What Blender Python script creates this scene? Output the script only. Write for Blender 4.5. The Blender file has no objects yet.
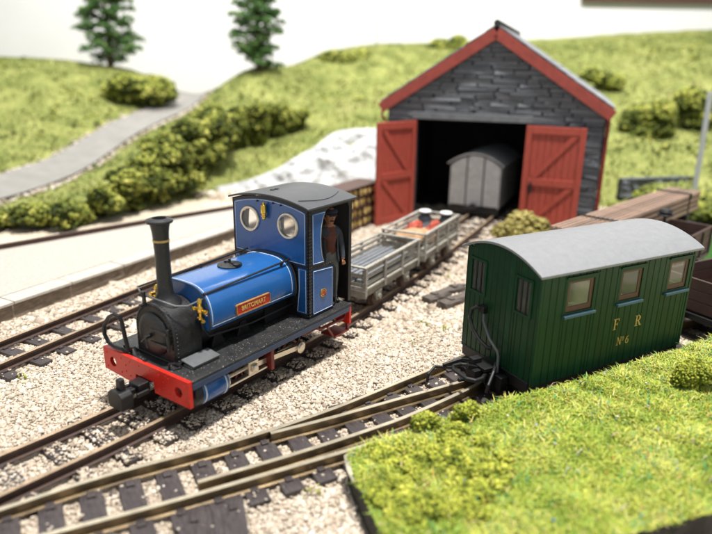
import bpy, bmesh, math, random
import numpy as np
from math import sin, cos, pi, radians, sqrt
from mathutils import Vector, Matrix, noise, geometry

random.seed(7)
RNG = np.random.default_rng(11)
S = bpy.context.scene
COL = S.collection

# ------------------------------------------------------------------ camera
cam_d = bpy.data.cameras.new('camera')
cam = bpy.data.objects.new('camera', cam_d)
COL.objects.link(cam)
cam_d.sensor_width = 36.0
cam_d.lens = 31.18
cam_d.clip_start = 0.05
cam_d.clip_end = 400
cam.matrix_world = Matrix.Translation((0, 0, 4.169)) @ Matrix.Rotation(radians(90 - 17.96), 4, 'X') @ Matrix.Rotation(radians(0.92), 4, 'Z')
cam_d.dof.use_dof = True
cam_d.dof.focus_distance = 8.55
cam_d.dof.aperture_fstop = 0.275
S.camera = cam

# ------------------------------------------------------------------ room light
world = bpy.data.worlds.new('World')
S.world = world
world.use_nodes = True
bg = world.node_tree.nodes['Background']
bg.inputs[0].default_value = (0.90, 0.95, 1.0, 1)
bg.inputs[1].default_value = 0.52


def area_lamp(name, loc, target, sx, sy, power, col, spread=180):
    d = bpy.data.lights.new(name, 'AREA')
    d.shape = 'RECTANGLE'
    d.size, d.size_y, d.energy, d.color = sx, sy, power, col
    d.spread = radians(spread)
    o = bpy.data.objects.new(name, d)
    COL.objects.link(o)
    o.location = loc
    o.rotation_euler = (Vector(target) - Vector(loc)).to_track_quat('-Z', 'Y').to_euler()
    return o


area_lamp('ceiling_spot', (5.2, 5.9, 45), (0, 11, 0), 3.0, 3.0, 36500, (1.0, 0.965, 0.92))
area_lamp('backdrop_fill', (-13.0, 26, 26), (-9, 40, 2), 12.0, 1.6, 4300, (1.0, 0.98, 0.96), 150)  # pair of fill lamps added to brighten the backdrop and hills
area_lamp('backdrop_fill', (11.0, 26, 26), (12, 40, 2), 12.0, 1.6, 4300, (1.0, 0.98, 0.96), 150)  # second added fill, for the right half

S.view_settings.view_transform = 'Standard'
S.view_settings.look = 'None'
S.view_settings.exposure = 0.1
S.view_settings.gamma = 1.0
S.view_settings.use_curve_mapping = False
S.cycles.max_bounces = 6
S.cycles.caustics_reflective = False
S.cycles.caustics_refractive = False
try:
    S.cycles.use_denoising = True
except Exception:
    pass


# ------------------------------------------------------------------ materials
def new_mat(name):
    m = bpy.data.materials.new(name)
    m.use_nodes = True
    nt = m.node_tree
    return m, nt, nt.nodes['Principled BSDF']


def N(nt, t, **kw):
    n = nt.nodes.new(t)
    for k, v in kw.items():
        setattr(n, k, v)
    return n


def paint(name, col, rough=0.45, var=0.12, scale=9.0, bump=0.0, bscale=60.0, metal=0.0, coat=0.0, dust=0.0,
          dust_col=(0.55, 0.52, 0.47), stretch=(1, 1, 1), spec=0.5, dscale=38.0, each=0.0, dirt=0.0, dirt_col=(0.2, 0.13, 0.07)):
    """painted or raw surface: colour with cloudy variation, fine relief, loose dust specks and worn-in dirt"""
    m, nt, p = new_mat(name)
    L = nt.links.new
    tc = N(nt, 'ShaderNodeTexCoord')
    mp = N(nt, 'ShaderNodeMapping')
    mp.inputs['Scale'].default_value = stretch
    L(tc.outputs['Object'], mp.inputs[0])
    n1 = N(nt, 'ShaderNodeTexNoise')
    n1.inputs['Scale'].default_value = scale
    n1.inputs['Detail'].default_value = 5
    L(mp.outputs[0], n1.inputs['Vector'])
    r = N(nt, 'ShaderNodeMapRange')
    r.inputs[1].default_value, r.inputs[2].default_value = 0.3, 0.7
    r.inputs[3].default_value, r.inputs[4].default_value = 1 - var, 1 + var
    L(n1.outputs[0], r.inputs[0])
    mx = N(nt, 'ShaderNodeVectorMath', operation='SCALE')
    mx.inputs[0].default_value = col
    L(r.outputs[0], mx.inputs['Scale'])
    out = mx.outputs[0]
    if each > 0:        # every piece a little lighter or darker than its neighbours
        oi = N(nt, 'ShaderNodeObjectInfo')
        er = N(nt, 'ShaderNodeMapRange')
        er.inputs[3].default_value, er.inputs[4].default_value = 1 - each, 1 + each
        L(oi.outputs['Random'], er.inputs[0])
        m2 = N(nt, 'ShaderNodeVectorMath', operation='SCALE')
        L(out, m2.inputs[0])
        L(er.outputs[0], m2.inputs['Scale'])
        out = m2.outputs[0]
    if dirt > 0:
        n3 = N(nt, 'ShaderNodeTexNoise')
        n3.inputs['Scale'].default_value = scale * 0.45
        n3.inputs['Detail'].default_value = 8
        n3.inputs['Roughness'].default_value = 0.7
        L(tc.outputs['Object'], n3.inputs['Vector'])
        rr = N(nt, 'ShaderNodeMapRange')
        rr.inputs[1].default_value, rr.inputs[2].default_value = 0.48, 0.72
        rr.inputs[3].default_value, rr.inputs[4].default_value = 0, dirt
        L(n3.outputs[0], rr.inputs[0])
        mm = N(nt, 'ShaderNodeMix', data_type='RGBA')
        L(rr.outputs[0], mm.inputs[0])
        L(out, mm.inputs[6])
        mm.inputs[7].default_value = (*dirt_col, 1)
        out = mm.outputs[2]
    if dust > 0:
        v = N(nt, 'ShaderNodeTexVoronoi')
        v.inputs['Scale'].default_value = dscale
        L(tc.outputs['Object'], v.inputs['Vector'])
        n2 = N(nt, 'ShaderNodeTexNoise')
        n2.inputs['Scale'].default_value = 14
        L(tc.outputs['Object'], n2.inputs['Vector'])
        th = N(nt, 'ShaderNodeMath', operation='MULTIPLY')
        L(n2.outputs[0], th.inputs[0])
        th.inputs[1].default_value = 0.34
        cmp_ = N(nt, 'ShaderNodeMath', operation='SUBTRACT')
        L(th.outputs[0], cmp_.inputs[0])
        L(v.outputs['Distance'], cmp_.inputs[1])
        sc = N(nt, 'ShaderNodeMapRange')
        sc.inputs[1].default_value, sc.inputs[2].default_value = 0.0, 0.09
        sc.inputs[3].default_value, sc.inputs[4].default_value = 0.0, dust
        L(cmp_.outputs[0], sc.inputs[0])
        mm = N(nt, 'ShaderNodeMix', data_type='RGBA')
        L(sc.outputs[0], mm.inputs[0])
        L(out, mm.inputs[6])
        mm.inputs[7].default_value = (*dust_col, 1)
        out = mm.outputs[2]
    L(out, p.inputs['Base Color'])
    rv = N(nt, 'ShaderNodeMapRange')
    rv.inputs[3].default_value, rv.inputs[4].default_value = max(0.03, rough - 0.1), min(1, rough + 0.1)
    L(n1.outputs[0], rv.inputs[0])
    L(rv.outputs[0], p.inputs['Roughness'])
    p.inputs['Metallic'].default_value = metal
    p.inputs['Coat Weight'].default_value = coat
    p.inputs['Coat Roughness'].default_value = 0.12
    p.inputs['Specular IOR Level'].default_value = spec
    if bump > 0:
        nb = N(nt, 'ShaderNodeTexNoise')
        nb.inputs['Scale'].default_value = bscale
        nb.inputs['Detail'].default_value = 6
        L(mp.outputs[0], nb.inputs['Vector'])
        b = N(nt, 'ShaderNodeBump')
        b.inputs['Strength'].default_value = bump
        b.inputs['Distance'].default_value = 0.02
        L(nb.outputs[0], b.inputs['Height'])
        L(b.outputs[0], p.inputs['Normal'])
    return m


def tinted(name, ramp, rough=0.85, var=0.12, scale=30.0, bump=0.3, subs=0.0, trans=0.0):
    """pieces whose own colour is picked by their 'tint' attribute"""
    m, nt, p = new_mat(name)
    L = nt.links.new
    at = N(nt, 'ShaderNodeAttribute', attribute_name='tint')
    cr = N(nt, 'ShaderNodeValToRGB')
    el = cr.color_ramp.elements
    while len(el) < len(ramp):
        el.new(0.5)
    for e, (pos, col) in zip(el, ramp):
        e.position = pos
        e.color = (*col, 1)
    L(at.outputs['Fac'], cr.inputs[0])
    tc = N(nt, 'ShaderNodeTexCoord')
    n1 = N(nt, 'ShaderNodeTexNoise')
    n1.inputs['Scale'].default_value = scale
    n1.inputs['Detail'].default_value = 4
    L(tc.outputs['Object'], n1.inputs['Vector'])
    r = N(nt, 'ShaderNodeMapRange')
    r.inputs[1].default_value, r.inputs[2].default_value = 0.3, 0.7
    r.inputs[3].default_value, r.inputs[4].default_value = 1 - var, 1 + var
    L(n1.outputs[0], r.inputs[0])
    mx = N(nt, 'ShaderNodeVectorMath', operation='SCALE')
    L(cr.outputs[0], mx.inputs[0])
    L(r.outputs[0], mx.inputs['Scale'])
    L(mx.outputs[0], p.inputs['Base Color'])
    p.inputs['Roughness'].default_value = rough
    p.inputs['Specular IOR Level'].default_value = 0.25
    if bump:
        b = N(nt, 'ShaderNodeBump')
        b.inputs['Strength'].default_value = bump
        b.inputs['Distance'].default_value = 0.01
        L(n1.outputs[0], b.inputs['Height'])
        L(b.outputs[0], p.inputs['Normal'])
    return m


def glass(name, tint=(0.9, 0.95, 0.9), rough=0.05, clear=1.0):
    m, nt, p = new_mat(name)
    p.inputs['Base Color'].default_value = (*tint, 1)
    p.inputs['Roughness'].default_value = rough
    p.inputs['Transmission Weight'].default_value = clear
    p.inputs['IOR'].default_value = 1.3
    n1 = N(nt, 'ShaderNodeTexNoise')
    n1.inputs['Scale'].default_value = 5
    b = N(nt, 'ShaderNodeBump')
    b.inputs['Strength'].default_value = 0.05
    nt.links.new(n1.outputs[0], b.inputs['Height'])
    nt.links.new(b.outputs[0], p.inputs['Normal'])
    return m


M = {}
M['blue'] = paint('loco_blue_enamel', (0.014, 0.098, 0.31), 0.25, 0.08, 5, 0.03, 90, coat=0.35, dust=0.08, dscale=44)
M['black'] = paint('satin_black', (0.013, 0.013, 0.014), 0.40, 0.3, 8, 0.08, 70, dust=0.16, dscale=40)
M['black_plain'] = paint('matt_black', (0.006, 0.006, 0.0065), 0.5, 0.3, 8, 0.05, 60)
M['footplate'] = paint('dusty_black_footplate', (0.018, 0.018, 0.019), 0.5, 0.35, 8, 0.10, 60, dust=0.75, dscale=32, dust_col=(0.45, 0.44, 0.41), dirt=0.25, dirt_col=(0.07, 0.068, 0.06))
M['valance'] = paint('valance_blue_black', (0.030, 0.052, 0.10), 0.4, 0.15)
M['red'] = paint('buffer_beam_red', (0.62, 0.022, 0.012), 0.36, 0.08, 7, 0.04, 60, dust=0.3, dscale=30, dust_col=(0.75, 0.3, 0.25))
M['maroon'] = paint('frame_maroon', (0.20, 0.022, 0.018), 0.45, 0.15, 8, 0.05, 60)
M['lining'] = paint('pale_lining', (0.62, 0.70, 0.78), 0.5, 0.05)
M['brass'] = paint('brass', (0.86, 0.55, 0.10), 0.22, 0.08, 12, 0.03, 50, metal=1.0)
M['gold'] = paint('gold_print', (0.60, 0.40, 0.11), 0.5, 0.2, 14)
M['dullgold'] = paint('tarnished_gold', (0.40, 0.19, 0.05), 0.5, 0.2, 14)
M['steel'] = paint('bright_steel', (0.72, 0.66, 0.55), 0.32, 0.1, 10, 0.03, 60, metal=0.85)
M['plate_red'] = paint('nameplate_red', (0.46, 0.03, 0.015), 0.35, 0.08)
M['cabroof'] = paint('cab_roof_black', (0.055, 0.058, 0.064), 0.40, 0.15, 6, 0.05, 50, dust=0.10)
M['grey_plate'] = paint('grey_plate', (0.11, 0.115, 0.12), 0.5, 0.15, 6, 0.05, 50, dust=0.2)
M['glass'] = glass('spectacle_glass', (0.96, 0.95, 0.90), 0.03, 0.88)
M['interior'] = paint('cab_interior_dark', (0.012, 0.012, 0.013), 0.7, 0.2)
M['green'] = paint('coach_green', (0.006, 0.046, 0.017), 0.42, spec=0.28, each=0.12, var=0.12, scale=6, bump=0.06, bscale=60, dust=0.05, dirt=0.3, dirt_col=(0.007, 0.024, 0.011))
M['coachroof'] = paint('coach_roof_grey', (0.23, 0.235, 0.245), 0.5, 0.06, 12, 0.35, 90, dust=0.3, dscale=52, dust_col=(0.5, 0.5, 0.5))
M['brownframe'] = paint('window_brown', (0.115, 0.05, 0.028), 0.5, 0.15)
M['bluesill'] = paint('window_sill_blue_grey', (0.05, 0.11, 0.15), 0.5, 0.15)
M['paneglass'] = glass('coach_glass', (0.94, 0.96, 0.86), 0.06, 0.9)
M['cream_in'] = paint('coach_interior_cream', (0.80, 0.80, 0.56), 0.7, 0.1)
M['wagon'] = paint('weathered_grey_timber', (0.36, 0.345, 0.30), 0.75, 0.25, 8, 0.3, 40, stretch=(1, 6, 6), dirt=0.8, dirt_col=(0.10, 0.075, 0.055))
M['ironwork'] = paint('weathered_ironwork', (0.24, 0.23, 0.19), 0.7, 0.25, 8, 0.2, 40, dirt=0.6, dirt_col=(0.10, 0.07, 0.05))
M['slate'] = paint('slate_slab', (0.16, 0.17, 0.185), 0.5, 0.2, 9, 0.2, 40)
M['rust'] = paint('rail_rust_brown', (0.062, 0.034, 0.025), 0.7, 0.3, 14, 0.15, 70)
M['railtop'] = paint('rail_worn_top', (0.42, 0.31, 0.20), 0.42, 0.25, 10, 0.05, 60, metal=0.35)
M['railbrass'] = paint('rail_nickel_silver', (0.60, 0.53, 0.39), 0.24, 0.12, 8, 0.04, 50, metal=0.5, dirt=0.25, dirt_col=(0.32, 0.22, 0.10))
M['railside'] = paint('rail_side_tarnished', (0.23, 0.165, 0.085), 0.33, 0.5, 3, 0.08, 60, metal=0.5, dirt=0.9, dirt_col=(0.05, 0.034, 0.024))
M['sleeper'] = paint('sleeper_plastic', (0.052, 0.042, 0.042), 0.45, 0.35, 8, 0.4, 24, stretch=(1, 5, 5), dust=0.12, dust_col=(0.42, 0.37, 0.32), dirt=0.3, dirt_col=(0.15, 0.13, 0.12))
M['oldsleeper'] = paint('old_sleeper_wood', (0.115, 0.095, 0.08), 0.8, 0.35, 7, 0.5, 25, stretch=(1, 5, 5), dirt=0.5, dirt_col=(0.06, 0.05, 0.045))
M['doorred'] = paint('shed_door_red', (0.345, 0.054, 0.034), 0.6, 0.15, 5, 0.15, 40, stretch=(5, 5, 1), dirt=0.25, dirt_col=(0.22, 0.06, 0.05))
M['bargered'] = paint('bargeboard_red', (0.28, 0.050, 0.036), 0.6, 0.14, 5, 0.12, 40)
M['lintel'] = paint('lintel_grey', (0.13, 0.14, 0.15), 0.7, 0.2, 6, 0.3, 30)
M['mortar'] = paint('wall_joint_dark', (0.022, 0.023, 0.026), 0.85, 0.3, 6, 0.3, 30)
M['roofslate'] = tinted('roof_slate', [(0, (0.16, 0.17, 0.19)), (1, (0.30, 0.31, 0.33))], 0.6, 0.15, 12)
M['vangrey'] = paint('van_pale_grey', (0.62, 0.64, 0.66), 0.6, 0.12, 6, 0.1, 40, dirt=0.3, dirt_col=(0.2, 0.18, 0.15))
M['timber'] = paint('sawn_brown_timber', (0.25, 0.17, 0.125), 0.75, each=0.3, var=0.25, scale=5, bump=0.25, bscale=30, stretch=(0.6, 8, 8), dirt=0.3, dirt_col=(0.12, 0.085, 0.065))
M['rustred'] = paint('wagon_bauxite', (0.055, 0.028, 0.022), 0.6, 0.2, 6, 0.15, 40, dirt=0.3, dirt_col=(0.1, 0.05, 0.035))
M['sack'] = paint('sacking_tan', (0.46, 0.28, 0.15), 0.9, 0.2, 9, 0.5, 50)
M['orange'] = paint('orange_red_cloth', (0.36, 0.06, 0.032), 0.7, 0.25, 9, 0.3, 50)
M['white'] = paint('white_enamel', (0.78, 0.78, 0.75), 0.45, 0.06)
M['darkcan'] = paint('dark_can', (0.04, 0.042, 0.05), 0.5, 0.2)
M['logbark'] = paint('log_bark', (0.10, 0.06, 0.03), 0.8, 0.3, 9, 0.3, 40)
M['logend'] = paint('log_cut_end', (0.50, 0.36, 0.13), 0.7, 0.5, 5, each=0.35, bump=0.2, bscale=40)
M['platform'] = paint('platform_gravel', (0.45, 0.415, 0.365), 0.9, 0.22, 26, 0.6, 60, dirt=0.35, dirt_col=(0.36, 0.31, 0.25))
M['coping'] = paint('platform_coping', (0.48, 0.445, 0.39), 0.85, 0.12, 9, 0.3, 50)
M['platwall'] = paint('platform_face', (0.21, 0.165, 0.125), 0.85, 0.35, 7, 0.5, 25, stretch=(1, 1, 3), dirt=0.5, dirt_col=(0.11, 0.085, 0.065))
M['road'] = paint('road_grey', (0.235, 0.225, 0.205), 0.9, 0.10, 2, 0.2, 40, dirt=0.2, dirt_col=(0.42, 0.40, 0.36))
M['rock'] = paint('pale_rock', (0.47, 0.475, 0.475), 0.9, 0.25, 2.5, 0.6, 12, dirt=0.6, dirt_col=(0.30, 0.31, 0.31))
M['backdrop'] = paint('backdrop_white', (0.655, 0.65, 0.655), 0.8, 0.02, 0.4)
M['darkwood'] = paint('dark_brown_wood', (0.07, 0.03, 0.022), 0.5, 0.2)
M['bark'] = paint('tree_bark', (0.11, 0.075, 0.045), 0.9, 0.3, 6, 0.6, 20)
M['stonewall'] = paint('dark_stone', (0.075, 0.08, 0.085), 0.8, 0.3, 5, 0.4, 25)
M['bankside'] = paint('bank_edge_shaded', (0.030, 0.028, 0.022), 0.9, 0.4, 6, 0.4, 20)  # dark brown edge with the shade of the bank's side put into its colour
M['banktop'] = paint('bank_turf', (0.24, 0.31, 0.06), 0.95, 0.25, 4, 0.4, 25)
M['bankrim'] = paint('bank_plaster_rim', (0.62, 0.58, 0.46), 0.9, 0.15, 6, 0.4, 25)
M['galv'] = paint('grey_post', (0.36, 0.38, 0.39), 0.5, 0.1)
M['skin'] = paint('figure_skin', (0.36, 0.15, 0.08), 0.6, 0.1, 20)
M['jacket'] = paint('figure_jacket', (0.035, 0.042, 0.055), 0.75, 0.25, 18, 0.2, 60)
M['waistcoat'] = paint('figure_waistcoat', (0.12, 0.035, 0.02), 0.75, 0.2, 18, 0.2, 60)
M['trousers'] = paint('figure_trousers', (0.16, 0.165, 0.16), 0.8, 0.2, 14, 0.2, 60)
M['hair'] = paint('figure_hair', (0.035, 0.02, 0.012), 0.8, 0.2)
M['cap'] = paint('figure_cap', (0.025, 0.026, 0.035), 0.75, 0.2)
M['greenbox'] = paint('bright_green', (0.05, 0.28, 0.05), 0.6, 0.1)
M['ballast'] = tinted('ballast_stone', [(0.0, (0.13, 0.105, 0.09)), (0.08, (0.30, 0.235, 0.185)), (0.25, (0.44, 0.36, 0.275)),
                                        (0.6, (0.58, 0.495, 0.395)), (0.85, (0.69, 0.61, 0.51)), (1.0, (0.82, 0.77, 0.70))], 0.85, 0.16, 28, 0.4)
M['stone'] = tinted('slate_wall_stone', [(0, (0.06, 0.064, 0.072)), (0.6, (0.125, 0.135, 0.152)), (0.92, (0.19, 0.203, 0.225)), (1, (0.23, 0.243, 0.265))], 0.6, 0.3, 9, 0.5)
M['turf'] = tinted('static_grass', [(0.0, (0.10, 0.20, 0.025)), (0.3, (0.30, 0.40, 0.05)), (0.55, (0.47, 0.53, 0.08)), (0.78, (0.64, 0.63, 0.14)), (0.92, (0.66, 0.58, 0.24)), (1.0, (0.13, 0.36, 0.15))], 0.8, 0.1, 5, 0)
M['hillturf'] = tinted('hill_static_grass', [(0.0, (0.13, 0.165, 0.045)), (0.4, (0.225, 0.265, 0.075)), (0.75, (0.31, 0.33, 0.11)), (1.0, (0.42, 0.39, 0.18))], 0.9, 0.15, 1.2, 0)
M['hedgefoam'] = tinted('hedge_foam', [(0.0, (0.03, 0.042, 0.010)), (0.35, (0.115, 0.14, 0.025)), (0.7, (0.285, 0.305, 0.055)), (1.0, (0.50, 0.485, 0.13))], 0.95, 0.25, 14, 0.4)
M['bankfoam'] = tinted('bank_foam', [(0.0, (0.11, 0.14, 0.018)), (0.4, (0.29, 0.33, 0.042)), (0.75, (0.45, 0.465, 0.065)), (1.0, (0.58, 0.56, 0.11))], 0.95, 0.25, 18, 0.4)
M['olivefoam'] = tinted('olive_foam', [(0.0, (0.12, 0.10, 0.03)), (0.4, (0.27, 0.235, 0.07)), (0.75, (0.40, 0.345, 0.12)), (1.0, (0.52, 0.45, 0.18))], 0.95, 0.25, 14, 0.4)
M['leaf'] = tinted('tree_leaf', [(0.0, (0.03, 0.085, 0.022)), (0.5, (0.085, 0.175, 0.05)), (1.0, (0.20, 0.30, 0.10))], 0.85, 0.2, 6, 0)
M['fleck'] = tinted('flower_fleck', [(0.0, (0.03, 0.13, 0.45)), (0.3, (0.75, 0.74, 0.70)), (0.5, (0.60, 0.16, 0.03)), (0.7, (0.70, 0.62, 0.10)), (0.9, (0.55, 0.22, 0.30)), (1.0, (0.05, 0.32, 0.30))], 0.7, 0.05, 5, 0)
M['fibre'] = tinted('mixed_fibre', [(0.0, (0.06, 0.30, 0.16)), (0.3, (0.16, 0.42, 0.10)), (0.55, (0.62, 0.62, 0.10)), (0.8, (0.70, 0.62, 0.28)), (0.93, (0.55, 0.26, 0.06)), (1.0, (0.30, 0.36, 0.45))], 0.7, 0.05, 5, 0)
M['loosestone'] = tinted('loose_stone', [(0, (0.05, 0.045, 0.045)), (1, (0.2, 0.18, 0.16))], 0.8, 0.2, 20)


# ------------------------------------------------------------------ mesh helpers
class MB:
    def __init__(self, T=None):
        self.v, self.f, self.m = [], [], []
        self.T = T or Matrix.Identity(4)

    def add(self, vs, fs, mi=0, T=None):
        T = self.T @ T if T is not None else self.T
        b = len(self.v)
        self.v.extend([tuple(T @ Vector(p)) for p in vs])
        self.f.extend([tuple(b + i for i in f) for f in fs])
        self.m.extend([mi] * len(fs))
        return self

    def box(self, lo, hi, mi=0, T=None):
        x0, y0, z0 = lo
        x1, y1, z1 = hi
        vs = [(x0, y0, z0), (x1, y0, z0), (x1, y1, z0), (x0, y1, z0), (x0, y0, z1), (x1, y0, z1), (x1, y1, z1), (x0, y1, z1)]
        return self.add(vs, [(3, 2, 1, 0), (4, 5, 6, 7), (0, 1, 5, 4), (1, 2, 6, 5), (2, 3, 7, 6), (3, 0, 4, 7)], mi, T)

    def beam(self, p0, p1, w, h, mi=0, up=(0, 0, 1)):
        p0, p1 = Vector(p0), Vector(p1)
        d = p1 - p0
        L = d.length
        d.normalize()
        u = Vector(up)
        s = d.cross(u)
        if s.length < 1e-5:
            s = d.cross(Vector((0, 1, 0)))
        s.normalize()
        u = s.cross(d)
        vs = []
        for q in (p0, p1):
            for a, b in ((-1, -1), (1, -1), (1, 1), (-1, 1)):
                vs.append(q + s * (a * w / 2) + u * (b * h / 2))
        return self.add(vs, [(0, 3, 2, 1), (4, 5, 6, 7), (0, 1, 5, 4), (1, 2, 6, 5), (2, 3, 7, 6), (3, 0, 4, 7)], mi)

    def tube(self, pts, r, seg=8, closed=False, mi=0, caps=True):
        P = [Vector(p) for p in pts]
        n = len(P)
        R = r if isinstance(r, (list, tuple)) else [r] * n
        vs, fs = [], []
        prev = None
        for i in range(n):
            a = P[i - 1] if (i > 0 or closed) else P[i]
            b = P[(i + 1) % n] if (i < n - 1 or closed) else P[i]
            t = (b - a)
            if t.length < 1e-9:
                t = Vector((0, 0, 1))
            t.normalize()
            if prev is None:
                u = t.orthogonal().normalized()
            else:
                u = (prev - t * prev.dot(t))
                u = u.normalized() if u.length > 1e-6 else t.orthogonal().normalized()
            prev = u
            w = t.cross(u)
            for k in range(seg):
                an = 2 * pi * k / seg + pi / seg
                vs.append(P[i] + (u * cos(an) + w * sin(an)) * R[i])
        m = n if closed else n - 1
        for i in range(m):
            j = (i + 1) % n
            for k in range(seg):
                l = (k + 1) % seg
                fs.append((i * seg + k, i * seg + l, j * seg + l, j * seg + k))
        if caps and not closed:
            fs.append(tuple(range(seg - 1, -1, -1)))
            fs.append(tuple((n - 1) * seg + k for k in range(seg)))
        return self.add(vs, fs, mi)

    def lathe(self, prof, T=None, seg=24, mi=0, caps=True):
        """prof: (radius, height) pairs about local z"""
        vs, fs = [], []
        for r, z in prof:
            for k in range(seg):
                an = 2 * pi * k / seg
                vs.append((r * cos(an), r * sin(an), z))
        for i in range(len(prof) - 1):
            for k in range(seg):
                l = (k + 1) % seg
                fs.append((i * seg + k, i * seg + l, (i + 1) * seg + l, (i + 1) * seg + k))
        if caps:
            fs.append(tuple(range(seg - 1, -1, -1)))
            fs.append(tuple((len(prof) - 1) * seg + k for k in range(seg)))
        return self.add(vs, fs, mi, T)

    def prism(self, loops, d0, d1, T=None, mi=0):
        """outer loop and holes in 2-D (u,v), swept from depth d0 to d1; T maps (u,v,depth)"""
        polys = [[Vector((a, b, 0)) for a, b in lp] for lp in loops]
        tris = geometry.tessellate_polygon(polys)
        flat = [p for lp in polys for p in lp]
        n = len(flat)
        vs = [(p.x, p.y, d0) for p in flat] + [(p.x, p.y, d1) for p in flat]
        fs = []
        for t in tris:
            a, b, c = t
            cr = (flat[b] - flat[a]).cross(flat[c] - flat[a]).z
            if cr < 0:
                a, c = c, a
            fs.append((a + n, b + n, c + n))
            fs.append((c, b, a))
        k = 0
        for li, lp in enumerate(polys):
            m = len(lp)
            ar = sum(lp[i].x * lp[(i + 1) % m].y - lp[(i + 1) % m].x * lp[i].y for i in range(m))
            ccw = (ar > 0) == (li == 0)
            for i in range(m):
                a, b = k + i, k + (i + 1) % m
                fs.append((a, b, b + n, a + n) if ccw else (b, a, a + n, b + n))
            k += m
        return self.add(vs, fs, mi, T)

    def sweep(self, prof, xs, T=None, mi=0, caps=True, scale=None):
        """open-or-closed profile of (y,z) points swept along local x at xs (closed loop)"""
        n = len(prof)
        vs, fs = [], []
        for i, x in enumerate(xs):
            s = scale[i] if scale else 1
            for y, z in prof:
                vs.append((x, y * s, z * s))
        for i in range(len(xs) - 1):
            for k in range(n):
                l = (k + 1) % n
                fs.append((i * n + k, i * n + l, (i + 1) * n + l, (i + 1) * n + k))
        if caps:
            fs.append(tuple(range(n)))
            fs.append(tuple((len(xs) - 1) * n + k for k in range(n - 1, -1, -1)))
        return self.add(vs, fs, mi, T)

    def dome(self, c, r, nrm, mi=0):
        nrm = Vector(nrm).normalized()
        u = nrm.orthogonal().normalized()
        w = nrm.cross(u)
        c = Vector(c)
        vs = [c + (u * cos(k * pi / 3) + w * sin(k * pi / 3)) * r for k in range(6)]
        vs += [c + (u * cos(k * pi / 3) + w * sin(k * pi / 3)) * r * 0.6 + nrm * r * 0.6 for k in range(6)]
        fs = [(k, (k + 1) % 6, 6 + (k + 1) % 6, 6 + k) for k in range(6)] + [(6, 7, 8, 9, 10, 11)]
        return self.add(vs, fs, mi)

    def mesh(self, name, mats, smooth=False):
        me = bpy.data.meshes.new(name)
        me.from_pydata(self.v, [], self.f)
        for m in (mats if isinstance(mats, (list, tuple)) else [mats]):
            me.materials.append(M[m])
        me.polygons.foreach_set('material_index', self.m)
        me.validate()
        bm = bmesh.new()
        bm.from_mesh(me)
        bmesh.ops.recalc_face_normals(bm, faces=bm.faces)
        bm.to_mesh(me)
        bm.free()
        if smooth:
            me.polygons.foreach_set('use_smooth', [True] * len(me.polygons))
        me.update()
        return me

    def build(self, name, mats, parent=None, bevel=0.0, smooth=False, kind=None, label=None):
        me = self.mesh(name, mats, smooth)
        o = bpy.data.objects.new(name, me)
        COL.objects.link(o)
        o.parent = parent
        if bevel:
            b = o.modifiers.new('bevel', 'BEVEL')
            b.width, b.segments, b.limit_method, b.angle_limit = bevel, 2, 'ANGLE', radians(40)
        if smooth:
            smooth_by_angle(me)
        if kind:
            o['kind'] = kind
        if label:
            o['label'] = label
        return o


def smooth_by_angle(me, ang=38):
    bm = bmesh.new()
    bm.from_mesh(me)
    for e in bm.edges:
        if len(e.link_faces) == 2:
            e.smooth = e.calc_face_angle(0) < radians(ang)
    bm.to_mesh(me)
    bm.free()


def tag(o, label=None, cat=None, group=None, kind=None):
    if label:
        o['label'] = label
    if cat:
        o['category'] = cat
    if group:
        o['group'] = group
    if kind:
        o['kind'] = kind
    return o


def thing(name, loc, rz, label, cat, group=None):
    o = bpy.data.objects.new(name, None)
    COL.objects.link(o)
    o.location = loc
    o.rotation_euler = (0, 0, rz)
    o.empty_display_size = 0.2
    return tag(o, label, cat, group)


def link_mesh(name, me, parent=None, loc=(0, 0, 0), rot=(0, 0, 0), scale=(1, 1, 1)):
    o = bpy.data.objects.new(name, me)
    COL.objects.link(o)
    o.parent = parent
    o.location, o.rotation_euler, o.scale = loc, rot, scale
    return o


def rotT(loc, axis):
    """matrix taking local +z onto axis, at loc"""
    q = Vector(axis).to_track_quat('Z', 'Y')
    return Matrix.Translation(loc) @ q.to_matrix().to_4x4()


PLANE_X = lambda x: Matrix(((0, 0, 1, x), (1, 0, 0, 0), (0, 1, 0, 0), (0, 0, 0, 1)))      # (u,v,d)->(x+d, u, v)
PLANE_Y = lambda y: Matrix(((-1, 0, 0, 0), (0, 0, 1, y), (0, 1, 0, 0), (0, 0, 0, 1)))     # (u,v,d)->(-u, y+d, v)


def circle2(cx, cy, r, n=24):
    return [(cx + r * cos(2 * pi * k / n), cy + r * sin(2 * pi * k / n)) for k in range(n)]


def roundrect(x0, y0, x1, y1, r, n=4):
    pts = []
    for cx, cy, a0 in ((x1 - r, y1 - r, 0), (x0 + r, y1 - r, 90), (x0 + r, y0 + r, 180), (x1 - r, y0 + r, 270)):
        for k in range(n + 1):
            a = radians(a0 + 90 * k / n)
            pts.append((cx + r * cos(a), cy + r * sin(a)))
    return pts


def catmull(pts, step=0.15):
    P = [Vector(p) for p in pts]
    P = [P[0] * 2 - P[1]] + P + [P[-1] * 2 - P[-2]]
    out = []
    for i in range(1, len(P) - 2):
        n = max(2, int((P[i + 1] - P[i]).length / step))
        for k in range(n):
            t = k / n
            a, b, c, d = P[i - 1], P[i], P[i + 1], P[i + 2]
            out.append(0.5 * ((2 * b) + (c - a) * t + (2 * a - 5 * b + 4 * c - d) * t * t + (3 * b - a - 3 * c + d) * t ** 3))
    out.append(P[-2])
    return out


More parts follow.
